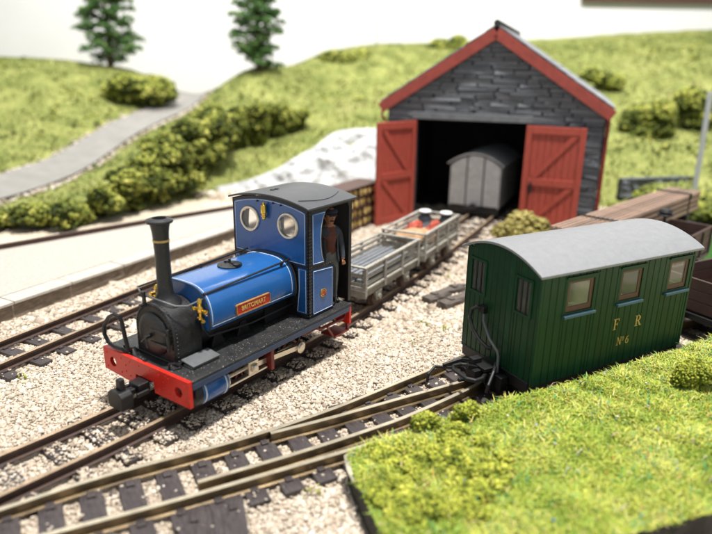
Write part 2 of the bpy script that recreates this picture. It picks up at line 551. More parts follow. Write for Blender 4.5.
def offset_path(pts, d):
    out = []
    n = len(pts)
    for i in range(n):
        t = pts[min(i + 1, n - 1)] - pts[max(i - 1, 0)]
        t.normalize()
        out.append(Vector((pts[i].x - t.y * d, pts[i].y + t.x * d)))
    return out


# numpy scatter of small lumps: one mesh, one 'tint' value per lump
def ico():
    t = (1 + sqrt(5)) / 2
    v = np.array([(-1, t, 0), (1, t, 0), (-1, -t, 0), (1, -t, 0), (0, -1, t), (0, 1, t), (0, -1, -t), (0, 1, -t), (t, 0, -1), (t, 0, 1), (-t, 0, -1), (-t, 0, 1)], float)
    v /= np.linalg.norm(v[0])
    f = np.array([(0, 11, 5), (0, 5, 1), (0, 1, 7), (0, 7, 10), (0, 10, 11), (1, 5, 9), (5, 11, 4), (11, 10, 2), (10, 7, 6), (7, 1, 8),
                  (3, 9, 4), (3, 4, 2), (3, 2, 6), (3, 6, 8), (3, 8, 9), (4, 9, 5), (2, 4, 11), (6, 2, 10), (8, 6, 7), (9, 8, 1)])
    return v, f


def octa():
    v = np.array([(-1, -1, -1), (1, -1, -1), (1, 1, -1), (-1, 1, -1), (-1, -1, 1), (1, -1, 1), (1, 1, 1), (-1, 1, 1)], float) * 0.62
    f = np.array([(0, 2, 1), (0, 3, 2), (4, 5, 6), (4, 6, 7), (0, 1, 5), (0, 5, 4), (1, 2, 6), (1, 6, 5), (2, 3, 7), (2, 7, 6), (3, 0, 4), (3, 4, 7)])
    return v, f


def rand_rot(n, rng):
    q = rng.normal(size=(n, 4))
    q /= np.linalg.norm(q, axis=1, keepdims=True)
    w, x, y, z = q.T
    return np.stack([np.stack([1 - 2 * (y * y + z * z), 2 * (x * y - z * w), 2 * (x * z + y * w)], -1),
                     np.stack([2 * (x * y + z * w), 1 - 2 * (x * x + z * z), 2 * (y * z - x * w)], -1),
                     np.stack([2 * (x * z - y * w), 2 * (y * z + x * w), 1 - 2 * (x * x + y * y)], -1)], 1)


def raw_mesh(name, V, F, tint, mat):
    k = F.shape[1]
    me = bpy.data.meshes.new(name)
    me.vertices.add(len(V))
    me.vertices.foreach_set('co', np.ascontiguousarray(V, np.float32).ravel())
    me.loops.add(F.size)
    me.loops.foreach_set('vertex_index', np.ascontiguousarray(F, np.int32).ravel())
    me.polygons.add(len(F))
    me.polygons.foreach_set('loop_start', np.arange(0, F.size, k, dtype=np.int32))
    a = me.attributes.new('tint', 'FLOAT', 'POINT')
    a.data.foreach_set('value', np.ascontiguousarray(tint, np.float32))
    me.materials.append(M[mat])
    me.update(calc_edges=True)
    return me


def lumps(name, P, size, mat, rng, squash=0.75, rough=0.28, base='ico', tint=None, parent=None):
    P = np.asarray(P, float)
    n = len(P)
    bv, bf = ico() if base == 'ico' else octa()
    kv = len(bv)
    vars_ = np.stack([bv * (1 + rng.uniform(-rough, rough, (kv, 1))) * rng.uniform(0.7, 1.25, 3) for _ in range(24)])
    V = vars_[rng.integers(0, 24, n)] * np.asarray(size).reshape(-1, 1, 1)
    V = np.einsum('nij,nkj->nki', rand_rot(n, rng), V)
    V[:, :, 2] *= squash
    V += P[:, None, :]
    F = (bf[None] + (np.arange(n) * kv)[:, None, None]).reshape(-1, 3)
    t = rng.random(n) if tint is None else tint
    me = raw_mesh(name, V.reshape(-1, 3), F, np.repeat(t, kv), mat)
    o = bpy.data.objects.new(name, me)
    COL.objects.link(o)
    o.parent = parent
    return o


def blades(name, P, length, width, mat, rng, lean=0.5, tint=None, parent=None):
    P = np.asarray(P, float)
    n = len(P)
    a = rng.uniform(0, 2 * pi, n)
    d = np.stack([np.cos(a), np.sin(a), np.zeros(n)], 1)
    s = np.stack([-np.sin(a), np.cos(a), np.zeros(n)], 1)
    le = (rng.random(n) ** 0.7 * lean)[:, None]
    L = np.asarray(length).reshape(-1, 1) * rng.uniform(0.6, 1.15, (n, 1))
    up = np.array([[0, 0, 1.0]])
    w = width * rng.uniform(0.7, 1.3, (n, 1))
    p0 = P - s * w
    p1 = P + s * w
    mid = P + up * L * 0.55 + d * L * le * 0.35
    p2, p3 = mid + s * w * 0.8, mid - s * w * 0.8
    top = P + up * L * (1 - 0.3 * le) + d * L * le * 1.1
    V = np.stack([p0, p1, p2, p3, top], 1).reshape(-1, 3)
    b = (np.arange(n) * 5)[:, None]
    F = np.concatenate([b + np.array([[0, 1, 2]]), b + np.array([[0, 2, 3]]), b + np.array([[3, 2, 4]])], 1).reshape(-1, 3)
    t = rng.random(n) if tint is None else tint
    me = raw_mesh(name, V, F, np.repeat(t, 5), mat)
    o = bpy.data.objects.new(name, me)
    COL.objects.link(o)
    o.parent = parent
    return o


def foam_points(blobs, per, rng, shell=0.55):
    """points spread through the outer part of ellipsoid blobs (x,y,z,rx,ry,rz)"""
    out = []
    for (x, y, z, rx, ry, rz) in blobs:
        m = int(per * (rx * ry + rx * rz + ry * rz) / 3 * 10) + 8
        d = rng.normal(size=(m, 3))
        d /= np.linalg.norm(d, axis=1, keepdims=True)
        d[:, 2] = np.where(d[:, 2] < -0.35, -d[:, 2], d[:, 2])
        r = shell + (1 - shell) * rng.random((m, 1)) ** 0.6
        out.append(np.array([[x, y, z]]) + d * r * np.array([[rx, ry, rz]]))
    return np.concatenate(out)


# ------------------------------------------------------------------ terrain
CTRL = [(-11.46, 19.5, .19), (-10.65, 22, .44), (-9.93, 25, 1.2), (-9.24, 28, 1.8), (-8.47, 31, 2.2), (-18.2, 33, 4.2), (-15.2, 33, 4.2), (-12.7, 33, 4.0),
        (-10.7, 33, 3.45), (-9.23, 33, 2.66), (-14.78, 26, 1.95), (-12.72, 27, 2.2), (-11.78, 29, 2.6), (-12.48, 21.5, .75), (-9.1, 15.2, 0), (-6.5, 16.5, 0),
        (-5.5, 18.8, 0), (-4.4, 21, .08), (-3.6, 24, .85), (-2.5, 27, 1.5), (-6.8, 21.5, .7), (-6.2, 25, 1.5), (-4.6, 29, 2.6), (-2.44, 32, 3.05), (-5.0, 31.8, 3.95), (-5.2, 34, 4.0), (-2.3, 38, 4.8),
        (.64, 40, 5.45), (-.85, 29, 2.3), (-2, 22, .2), (-.9, 24.8, 1.6), (.46, 24.8, 1.6), (12.2, 40, 5.6), (17, 40, 6.0), (21.4, 40, 6.3), (13.2, 30, 2.9),
        (15, 28, 2.6), (11.2, 24, 1.65), (9.2, 20, .5), (12.1, 22, 1.0), (5, 27, 1.8), (6, 33, 3.6), (6, 40, 5.5), (-20, 22, 1.5), (-26, 30, 4.4), (-24, 40, 4.2), (-16, 40, 3.9), (-12.2, 40, 2.2), (-10.5, 37, 1.9), (-9.5, 42, 1.2), (-7.6, 38, 1.8), (28, 40, 6.6), (28, 28, 3.2),
        (22, 22, 1.5), (30, 16, .3), (-20, 15, 0), (0, 16, 0), (6, 18, 0), (8, 14, 0), (14, 15, 0), (-10, 10, 0), (0, 8, 0), (10, 8, 0), (20, 10, 0), (-20, 8, 0)]
_C = np.array(CTRL)
_A = np.sqrt(((_C[:, None, :2] - _C[None, :, :2]) ** 2).sum(-1) + 4.0)
_W = np.linalg.solve(_A + np.eye(len(_C)) * 1e-3, _C[:, 2])
_FX = [-40, -20, -9.3, -7.5, -5.4, -4.3, -2, .7, 4, 8.5, 10, 13, 40]
_FY = [14.5, 14.8, 15.4, 16.2, 18.9, 20.6, 21.4, 22.6, 24, 20.6, 18.4, 17.5, 17.5]


def height(x, y):
    x, y = np.atleast_1d(np.asarray(x, float)), np.atleast_1d(np.asarray(y, float))
    r = np.sqrt((x[:, None] - _C[None, :, 0]) ** 2 + (y[:, None] - _C[None, :, 1]) ** 2 + 4.0)
    z = r @ _W
    t = np.clip((y - np.interp(x, _FX, _FY)) / 1.8, 0, 1)
    return np.maximum(z, 0) * t * t * (3 - 2 * t)


def H(x, y):
    return float(height(x, y)[0])


def hill_material():
    m, nt, p = new_mat('layout_ground')
    L = nt.links.new
    at = N(nt, 'ShaderNodeAttribute', attribute_name='tint')
    tc = N(nt, 'ShaderNodeTexCoord')
    n1 = N(nt, 'ShaderNodeTexNoise')
    n1.inputs['Scale'].default_value = 0.8
    n1.inputs['Detail'].default_value = 9
    n1.inputs['Roughness'].default_value = 0.65
    L(tc.outputs['Object'], n1.inputs['Vector'])
    cr = N(nt, 'ShaderNodeValToRGB')
    cr.color_ramp.elements[0].position, cr.color_ramp.elements[0].color = 0.33, (0.14, 0.17, 0.045, 1)
    cr.color_ramp.elements[1].position, cr.color_ramp.elements[1].color = 0.66, (0.31, 0.32, 0.105, 1)
    L(n1.outputs[0], cr.inputs[0])
    n2 = N(nt, 'ShaderNodeTexNoise')
    n2.inputs['Scale'].default_value = 14
    n2.inputs['Detail'].default_value = 6
    L(tc.outputs['Object'], n2.inputs['Vector'])
    cs = N(nt, 'ShaderNodeValToRGB')
    cs.color_ramp.elements[0].position, cs.color_ramp.elements[0].color = 0.3, (0.52, 0.43, 0.32, 1)
    cs.color_ramp.elements[1].position, cs.color_ramp.elements[1].color = 0.7, (0.70, 0.62, 0.50, 1)
    L(n2.outputs[0], cs.inputs[0])
    mx = N(nt, 'ShaderNodeMix', data_type='RGBA')
    L(at.outputs['Fac'], mx.inputs[0])
    L(cs.outputs[0], mx.inputs[6])
    L(cr.outputs[0], mx.inputs[7])
    L(mx.outputs[2], p.inputs['Base Color'])
    p.inputs['Roughness'].default_value = 0.95
    p.inputs['Specular IOR Level'].default_value = 0.1
    b = N(nt, 'ShaderNodeBump')
    b.inputs['Strength'].default_value = 0.6
    b.inputs['Distance'].default_value = 0.08
    L(n2.outputs[0], b.inputs['Height'])
    L(b.outputs[0], p.inputs['Normal'])
    return m


M['ground'] = hill_material()


def grassiness(x, y):
    t = np.clip((y - np.interp(x, _FX, _FY) - 0.2) / 0.9, 0, 1)
    right = np.clip((x - 7.2) / 0.6, 0, 1) * np.clip((y - 13.2 - 0.25 * x * 0) / 1.0, 0, 1)
    return np.maximum(t, right)


xs = np.arange(-42, 46.1, 0.4)
ys = np.arange(1.0, 43.7, 0.35)
gx, gy = np.meshgrid(xs, ys)
gz = height(gx.ravel(), gy.ravel())
g = grassiness(gx.ravel(), gy.ravel())
bump = np.array([noise.noise((a * 0.9, b * 0.9, 3.0)) + 0.5 * noise.noise((a * 2.1, b * 2.1, 9.0)) for a, b in zip(gx.ravel(), gy.ravel())])
gz = gz - 0.017 + bump * 0.11 * g * (gz > 0.05)
nx, ny = len(xs), len(ys)
idx = np.arange(nx * ny).reshape(ny, nx)
F = np.stack([idx[:-1, :-1], idx[:-1, 1:], idx[1:, 1:], idx[1:, :-1]], -1).reshape(-1, 4)
me = raw_mesh('ground', np.stack([gx.ravel(), gy.ravel(), gz], 1), F, g, 'ground')
me.polygons.foreach_set('use_smooth', [True] * len(me.polygons))
ground = bpy.data.objects.new('ground', me)
COL.objects.link(ground)
tag(ground, kind='structure')

RCY, RCX = [16.6, 19.3, 22, 25, 28, 31, 35], [-12.6, -11.5, -10.65, -9.95, -9.2, -8.6, -8.5]
# hill grass fibres (far off, seen only as a nap)
pts = []
while len(pts) < 52000:
    u = RNG.uniform(-24, 30, 4000)
    v = RNG.uniform(14, 41, 4000)
    k = (grassiness(u, v) > RNG.random(4000)) & (np.abs(u) < v * 0.72 + 1.5) & (np.abs(u - np.interp(v, RCY, RCX)) > .80)
    pts += list(zip(u[k], v[k]))
pts = np.array(pts[:52000])
hz = height(pts[:, 0], pts[:, 1])
tn = np.array([noise.noise((a * 0.22, b * 0.22, 1.0)) + .5 * noise.noise((a * .8, b * .8, 4.0)) for a, b in pts])
hg = blades('hill_grass', np.column_stack([pts, hz - 0.03]), np.full(len(pts), 0.13), 0.04, 'hillturf', RNG, 1.0,
            np.clip(0.5 + tn * 0.6 + RNG.normal(0, 0.08, len(pts)), 0, 1))
tag(hg, 'short olive green grass covering the hills behind the railway', 'grass', kind='stuff')

P_, c_ = [], 0
while len(P_) < 700:
    a, b_ = random.uniform(-22, 26), random.uniform(18, 40)
    if grassiness(np.array([a]), np.array([b_]))[0] > .9 and abs(a) < b_ * .7 and noise.noise((a * .3, b_ * .3, 6)) > .12 and abs(a - np.interp(b_, RCY, RCX)) > 1.2:
        for _ in range(3):
            x, y = a + random.gauss(0, .12), b_ + random.gauss(0, .12)
            P_.append((x, y, H(x, y) + random.uniform(0, .1)))
sc_ = lumps('hill_scrub', P_, RNG.uniform(.04, .11, len(P_)), 'hedgefoam', RNG, .8, .4, 'octa')
tag(sc_, 'scattered olive scrub on the grass hills', 'scrub', kind='stuff')

# ------------------------------------------------------------------ backdrop
b = MB().box((-60, 43.6, -0.1), (1.10, 43.8, 22)).build('backdrop', 'backdrop', bevel=0.03)
tag(b, kind='structure')
b = MB().box((1.145, 43.58, -0.1), (70, 43.78, 22)).build('backdrop', 'backdrop', bevel=0.03)
tag(b, kind='structure')
b = MB().box((1.04, 43.55, -.1), (1.20, 43.575, 22)).build('joint_strip', 'galv', bevel=.004)
tag(b, 'thin grey strip covering the upright joint in the white backdrop', 'strip')
b = MB().box((14.3, 43.2, 8.42), (40, 43.5, 9.3)).build('wooden_rail', 'darkwood', bevel=0.03)
tag(b, 'dark brown wooden rail fixed along the top of the white backdrop', 'rail')

# ------------------------------------------------------------------ road
rc = catmull([(-12.6, 16.6), (-11.5, 19.3), (-10.65, 22), (-9.95, 25), (-9.2, 28), (-8.6, 31), (-8.5, 35)], 0.3)
V, F = [], []
K = 7
for i, (a, c) in enumerate(zip(offset_path(rc, .85), offset_path(rc, -.85))):
    for k in range(K):
        p = a.lerp(c, k / (K - 1))
        V.append((p.x, p.y, H(p.x, p.y) + 0.13 + 0.015 * sin(pi * k / (K - 1))))
    if i:
        for k in range(K - 1):
            F.append(((i - 1) * K + k, (i - 1) * K + k + 1, i * K + k + 1, i * K + k))
mb = MB()
mb.add(V, F)
tag(mb.build('road', 'road', smooth=True), kind='structure')
# pale stony verges of the road
P, sz = [], []
for side in (.92, -.92):
    for p in offset_path(rc, side):
        for _ in range(10):
            x, y = p.x + random.gauss(0, .12), p.y + random.gauss(0, .12)
            P.append((x, y, H(x, y) + 0.05))
            sz.append(random.uniform(.03, .08))
tag(lumps('road_verge_gravel', P, sz, 'ballast', RNG, 0.6), 'pale gravel along both edges of the grey road', 'gravel', kind='stuff')

# ------------------------------------------------------------------ rail tracks
ZS, ZR0, ZR = 0.045, 0.045, 0.17       # sleeper top, rail foot, rail head
RAIL = [(-.05, 0), (.05, 0), (.05, .012), (.013, .024), (.013, .082), (.027, .090), (.027, .122), (.022, .127), (-.022, .127), (-.027, .122), (-.027, .090), (-.013, .082), (-.013, .024), (-.05, .012)]


def rail_mesh(name, path, mats, parent, z0=ZR0):
    n = len(RAIL)
    V, F, Mi = [], [], []
    m = len(path)
    for i, p in enumerate(path):
        t = path[min(i + 1, m - 1)] - path[max(i - 1, 0)]
        t.normalize()
        for a, h in RAIL:
            V.append((p.x - t.y * a, p.y + t.x * a, z0 + h))
    mb = MB()
    for i in range(m - 1):
        for k in range(n):
            l = (k + 1) % n
            F.append((i * n + k, i * n + l, (i + 1) * n + l, (i + 1) * n + k))
            Mi.append(1 if k in (6, 7, 8) else 0)
    F += [tuple(range(n)), tuple((m - 1) * n + k for k in range(n - 1, -1, -1))]
    Mi += [0, 0]
    mb.v, mb.f, mb.m = V, F, Mi
    return mb.build('rail', mats, parent)


def sleeper_mesh(w=0.19, l=1.28, t=0.09):
    mb = MB()
    mb.box((-w / 2, -l / 2, ZS - t), (w / 2, l / 2, ZS))
    for y in (-.42, -.27, .27, .42):
        mb.box((-.035, y - .02, ZS - .004), (.035, y + .02, ZS + .022))
    me = mb.mesh('sleeper', 'sleeper')
    return me


SLEEPER = sleeper_mesh()
RAIL_PATHS, SLEEPERS = [], []      # for keeping ballast clear


BURIED = []


def track(path, spacing, mats, label, buried=False):
    root = thing('railway_track', (0, 0, 0), 0, label, 'railway track')
    for s in (1, -1):
        q = offset_path(path, s * .343)
        RAIL_PATHS.append(q)
        rail_mesh('rail', q, mats, root)
    acc = 0.0
    for i in range(1, len(path)):
        d = (path[i] - path[i - 1])
        acc += d.length
        if acc >= spacing:
            acc -= spacing
            a = math.atan2(d.y, d.x)
            o = link_mesh('sleeper', SLEEPER, root, (path[i].x, path[i].y, random.uniform(-.012, .004)), (0, 0, a + random.uniform(-.02, .02)))
            (BURIED if buried else SLEEPERS).append((path[i].x, path[i].y, a, .19, 1.28))
    return root


T1 = catmull([(-4.75, 4.0), (-3.60, 5.31), (-2.52, 6.64), (-.73, 9.2), (.31, 10.94), (1.38, 12.9), (2.06, 14.3), (3.24, 16.7), (4.3, 19.0), (5.2, 21.0)], .1)
track(T1, .46, ('rust', 'railtop'), 'rusty brown railway track under the blue locomotive running into the shed', True)
T4 = catmull([(-7.2, 4.1), (-5.24, 7.89), (-4.0, 10.32), (-2.55, 13.2), (-1.2, 16.2), (-.4, 18.6)], .1)
track(T4, .47, ('rust', 'railtop'), 'rusty brown railway track running alongside the pale platform')

turn = thing('turnout', (0, 0, 0), 0, 'brassy railed turnout with dark sleepers in front of the green coach', 'turnout')
PA = catmull([(-4.3, 4.1), (-3.31, 4.79), (-2.53, 5.31), (-1.27, 6.00), (-.29, 6.66), (.62, 7.40), (1.6, 8.22), (2.3, 8.9), (3.0, 9.85), (3.5, 10.75), (4.2, 11.5), (8.4, 15.7), (9.8, 17.1)], .1)
PB = catmull([(-.95, 6.13), (-.28, 6.47), (.59, 6.955), (1.32, 7.36), (1.69, 7.57), (3.46, 8.51), (5.6, 9.65), (8.5, 11.19)], .1)
PL1 = catmull([(-1.56, 5.24), (-.6, 5.76), (.31, 6.31), (.74, 6.61), (1.45, 7.19), (2.1, 7.8)], .1)
PL1b = catmull([(2.1, 7.8), (2.85, 8.55), (3.55, 9.5), (4.05, 10.4), (4.68, 11.0), (8.9, 15.2), (10.3, 16.6)], .1)
PL2 = catmull([(-4.6, 3.4), (-3.7, 3.95), (-2.75, 4.46), (-1.67, 4.98), (0.02, 5.86), (2.02, 6.92), (3.79, 7.86), (5.95, 9.0), (8.83, 10.54)], .1)
for q in (PA, PB, PL1, PL2, PL1b):
    RAIL_PATHS.append(q)
    rail_mesh('rail', q, ('railside', 'railbrass'), turn)


def plank_sleeper(parent, p0, p1, w=.22, top=ZS + .012):
    d = Vector(p1) - Vector(p0)
    a = math.atan2(d.y, d.x)
    L = d.length
    mb = MB().box((-L / 2, -w / 2, top - .1), (L / 2, w / 2, top))
    for y in (-L / 2 + .2, L / 2 - .2):
        mb.box((y - .05, -.04, top - .003), (y + .05, .04, top + .025))
    o = mb.build('sleeper', 'sleeper', parent, bevel=.006)
    o.location = ((p0[0] + p1[0]) / 2, (p0[1] + p1[1]) / 2, random.uniform(-.006, .004))
    o.rotation_euler = (0, 0, a)
    SLEEPERS.append((o.location.x, o.location.y, a + pi / 2, w, L))


nl = Vector((-.474, .88))
for i, s in enumerate(np.arange(-2.6, 4.6, .37)):
    base = Vector((-1.67, 4.98)) + Vector((.88, .474)) * s
    wide = .10 + max(0, s - .6) * .17
    out = .26
    p0 = base - nl * out
    p1 = base + nl * (.69 + wide)
    plank_sleeper(turn, p0, p1)
# sleepers carrying the timber line behind the coach
acc = 0
CT = [(a + c) / 2 for a, c in zip([p for p in PA if p.y > 9.6], [p for p in PL1b if p.y > 9.25])]
for i in range(1, len(CT)):
    d = CT[i] - CT[i - 1]
    acc += d.length
    if acc > .5:
        acc = 0
        link_mesh('sleeper', SLEEPER, turn, (CT[i].x, CT[i].y, 0), (0, 0, math.atan2(d.y, d.x)))
acc = 0
CB = [Vector((2.2 + .88 * s, 7.48 + .474 * s)) for s in np.arange(0.8, 7.2, .5)]
for p in CB:
    link_mesh('sleeper', SLEEPER, turn, (p.x, p.y, 0), (0, 0, .494))
# long timbers of the point lever in front
for k, (p0, p1) in enumerate((((-1.55, 5.02), (-1.30, 4.15)), ((-1.22, 5.2), (-.93, 4.2)))):
    plank_sleeper(turn, p0, p1, .22, ZS + .012)
mb = MB().box((-.62, -.20, 0), (.5, .26, .04)).box((-.3, -.05, .04), (.2, .08, .085)).box((-.5, .12, .04), (-.1, .2, .07))
o = mb.build('lever_plate', 'sleeper', turn, bevel=.01)
o.location, o.rotation_euler = (-1.32, 4.42, .012), (0, 0, radians(-73))
SLEEPERS.append((-1.32, 4.42, radians(-73), 1.1, .44))
# single-rail siding edge along the back of the platform
SE = catmull([(-10.8, 9.5), (-7.75, 12.72), (-5.6, 14.95), (-3.55, 17.0), (-1.9, 18.6)], .2)
sd = thing('siding_rail', (0, 0, 0), 0, 'dark rusty rail lying along the far edge of the platform', 'rail')
RAIL_PATHS.append(SE)
rail_mesh('rail', SE, ('rust', 'rust'), sd, .285)

# two loose sleepers
for nm, p, a, L, lab in (('loose_sleeper', (1.70, 11.12), 46, 1.12, 'weathered dark sleeper lying loose on pale ballast, the one farther from the green coach'),
                         ('loose_sleeper', (1.98, 10.86), 44, 1.15, 'weathered dark sleeper lying loose on pale ballast, the one nearer the green coach')):
    mb = MB()
    n = 10
    prof = [(-.11, -.01), (.11, -.01), (.115, .08), (.08, .115), (-.09, .11), (-.115, .07)]
    vs = []
    for i in range(n):
        x = -L / 2 + L * i / (n - 1)
        for y, z in prof:
            vs.append((x + random.uniform(-.02, .02), y + random.uniform(-.018, .018), z + random.uniform(-.02, .012)))
    fs = [(i * 6 + k, i * 6 + (k + 1) % 6, (i + 1) * 6 + (k + 1) % 6, (i + 1) * 6 + k) for i in range(n - 1) for k in range(6)]
    mb.add(vs, fs + [tuple(range(6)), tuple((n - 1) * 6 + k for k in range(5, -1, -1))])
    for x in (-L * .28, L * .27):
        mb.box((x - .05, -.07, .1), (x + .05, .07, .135))
    o = mb.build(nm, 'oldsleeper')
    o.location, o.rotation_euler = (*p, .02), (0, 0, radians(a))
    tag(o, lab, 'sleeper', 'loose sleepers beside the coach')

# ------------------------------------------------------------------ platform
plat = thing('station_platform', (0, 0, 0), 0, 'long pale gravel platform with stone edging behind the blue locomotive', 'platform')
fr = [(-8.53, 4.51), (-5.89, 9.57), (-3.06, 14.99), (-1.68, 17.64)]
bk = [(-10.6, 9.9), (-7.7, 12.9), (-3.7, 17.05), (-2.2, 18.45)]
fd = (Vector(fr[2]) - Vector(fr[1])).normalized()
fn = Vector((-fd.y, fd.x))
poly = [tuple(Vector(p) + fn * .40) for p in fr] + bk[::-1]
MB().prism([poly], -.05, .30).build('surface', 'platform', plat)
# edging stones, one by one
edge0, edge1 = Vector(fr[0]), Vector(fr[3])
Ltot = (edge1 - edge0).length
s = 0
while s < Ltot - .2:
    L = random.uniform(1.0, 1.25)
    L = min(L, Ltot - s)
    mb = MB().box((0.008, 0.0, -.045), (L - .008, .392, .012 + random.uniform(-.006, .006)))
    o = mb.build('edging_stone', 'coping', plat, bevel=.008)
    p = edge0 + fd * s - fn * .03
    o.location, o.rotation_euler = (p.x, p.y, .30), (0, random.uniform(-.004, .004), math.atan2(fd.y, fd.x) + random.uniform(-.006, .006))
    s += L
mb = MB()
n = 60
vs, fs = [], []
for i in range(n + 1):
    p = edge0 + fd * (Ltot * i / n)
    for z in (-.06, .06, .16, .254):
        q = p + fn * (.03 + random.uniform(-.02, .02))
        vs.append((q.x, q.y, z))
    if i:
        for k in range(3):
            fs.append(((i - 1) * 4 + k, i * 4 + k, i * 4 + k + 1, (i - 1) * 4 + k + 1))
mb.add(vs, fs)
mb.build('face', 'platwall', plat)

# ------------------------------------------------------------------ engine shed
TH = radians(70.5)
shed = thing('engine_shed', (3.50, 16.8, 0), TH - pi / 2, 'dark slate stone engine shed with open red doors and red bargeboards', 'shed')
HW, ZE, ZA, LEN = 2.84, 3.34, 5.18, 4.8
OX0, OX1, OZ = -2.0, .96, 2.84          # door opening


def gable_z(x):
    return ZA - (ZA - ZE) * abs(x) / HW


wall_f = MB().prism([[(-HW, -.05), (OX0, -.05), (OX0, OZ), (OX1, OZ), (OX1, -.05), (HW, -.05), (HW, ZE - .05), (0, ZA - .05), (-HW, ZE - .05)]], 0.0, .22,
                    Matrix(((1, 0, 0, 0), (0, 0, 1, .04), (0, 1, 0, 0), (0, 0, 0, 1)))).build('front_wall', 'mortar', shed)
stone_meshes = []
for k in range(10):
    mb = MB()
    j = lambda a: random.uniform(-a, a)
    vs = []
    for z in (-.5, .5):
        for x, y in ((-.5, .5), (.5, .5), (.5, -.5), (-.5, -.5)):
            vs.append((x * (.97 + j(.03)), y + (j(.2) if y < 0 else 0), z * (.92 + j(.08))))
    mb.add(vs, [(0, 1, 2, 3), (4, 7, 6, 5), (0, 4, 5, 1), (1, 5, 6, 2), (2, 6, 7, 3), (3, 7, 4, 0)])
    me = mb.mesh('stone', 'stone')
    a = me.attributes.new('tint', 'FLOAT', 'POINT')
    tv = [0.3, .38, .44, .48, .52, .56, .6, .64, .7, .8][k]
    a.data.foreach_set('value', [tv] * 8)
    stone_meshes.append(me)
z = 0.0
count = 0
while z < ZA - .15:
    h = random.choice((.085, .095, .105, .12))
    zm = z + h / 2
    xlim = HW if zm < ZE else HW * (ZA - .06 - zm) / (ZA - ZE)
    if zm < ZE:
        spans = [(-xlim, OX0), (OX1, xlim)] if zm < OZ + .19 else [(-xlim, xlim)]
    else:
        spans = [(-xlim, xlim)]
    for a, c in spans:
        x = a
        while x < c - .03:
            L = random.choice((.34, .45, .55, .7, .85, 1.05)) * random.uniform(.85, 1.15)
            if c - (x + L) < .18:
                L = c - x
            # one course sometimes split in two thin stones
            o = link_mesh('stone', random.choice(stone_meshes), wall_f, (x + L / 2, .03, zm + random.uniform(-.006, .006)),
                          (0, random.uniform(-.012, .012), 0), (L * .985, random.uniform(.05, .11), h * .97))
            count += 1
            x += L
    z += h
# side and rear walls, right one with its own courses
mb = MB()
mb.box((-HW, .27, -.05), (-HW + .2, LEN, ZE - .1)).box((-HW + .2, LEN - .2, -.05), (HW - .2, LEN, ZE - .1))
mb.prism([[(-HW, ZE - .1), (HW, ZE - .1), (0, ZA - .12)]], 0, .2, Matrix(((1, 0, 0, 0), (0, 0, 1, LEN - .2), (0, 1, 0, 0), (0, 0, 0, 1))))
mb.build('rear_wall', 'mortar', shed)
wall_r = MB().box((HW - .2, .27, -.05), (HW, LEN, ZE - .1)).build('side_wall', 'mortar', shed)
z = 0.0
while z < ZE - .25:
    y = .05
    while y < LEN - .1:
        L = random.uniform(.5, 1.2)
        L = min(L, LEN - y)
        link_mesh('stone', random.choice(stone_meshes), wall_r, (HW + .01, y + L / 2, z + .1), (0, 0, pi / 2), (L * .98, .08, .19))
        y += L
    z += .2
MB().box((OX0 - .12, -.05, OZ), (OX1 + .14, .2, OZ + .19)).build('lintel', 'lintel', shed, bevel=.012)
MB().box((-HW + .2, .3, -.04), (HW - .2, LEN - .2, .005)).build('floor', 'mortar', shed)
# roof: boards beneath, slates one by one above
roof = MB()
OV, RT = .15, .06
sl = math.atan2(ZA - ZE, HW)
slen = (HW + .2) / cos(sl)
for s in (1, -1):
    roof.prism([[(0, ZA - .02), (s * (HW + .20), ZE - (HW + .2 - HW) * math.tan(sl) - .02), (s * (HW + .2), ZE - .2 * math.tan(sl) + .03), (0, ZA + .03)]], -OV + .06, LEN + .15,
               Matrix(((1, 0, 0, 0), (0, 0, 1, 0), (0, 1, 0, 0), (0, 0, 0, 1))))
roof = roof.build('roof', 'mortar', shed)
sl_meshes = []
for k in range(5):
    mb = MB().box((-.5, -.5, -.5), (.5, .5, .5))
    me = mb.mesh('slate', 'roofslate')
    a = me.attributes.new('tint', 'FLOAT', 'POINT')
    a.data.foreach_set('value', [k / 4] * 8)
    sl_meshes.append(me)
rows, cols = 12, 12
rl = slen / rows
cw = (LEN + .15 + OV) / cols
for s in (1, -1):
    for i in range(rows):
        t = (i + .5) * rl
        for k in range(cols):
            y = -OV + cw * (k + .5 + (.25 if i % 2 else -.0)) - (.125 if i % 2 else 0) * cw
            x = s * t * cos(sl)
            zz = ZA - t * sin(sl) + .075
            link_mesh('slate', random.choice(sl_meshes), roof, (x, y, zz), (0, s * (sl - .035), random.uniform(-.01, .01)), (rl * 1.12, cw * .975, .028))
mb = MB()
for k in range(7):
    y0 = -OV - .01 + k * (LEN + .4) / 7
    mb.tube([(0, y0, ZA + .10), (0, y0 + (LEN + .4) / 7 - .015, ZA + .10)], .085, 8)
mb.build('ridge', 'mortar', shed)
# bargeboards
for s in (1, -1):
    mb = MB()
    mb.beam((s * .0, -OV + .03, ZA - .13), (s * (HW + .17), -OV + .03, ZE - .13 - .17 * math.tan(sl)), .07, .27, up=(0, 0, 1))
    mb.build('bargeboard', 'bargered', shed, bevel=.008)
mb = MB()
mb.tube([(-HW - .12, -.12, ZE - .25), (-HW - .14, -.1, ZE - .45), (-HW - .03, -.03, ZE - .6), (-HW - .03, -.03, ZE - .62)], .035, 8)
mb.build('drainpipe', 'bargered', shed)
mb = MB().tube([(HW + .09, .05, ZE - .25), (HW + .09, .05, .02)], .05, 8)
mb.build('drainpipe', 'maroon', shed)


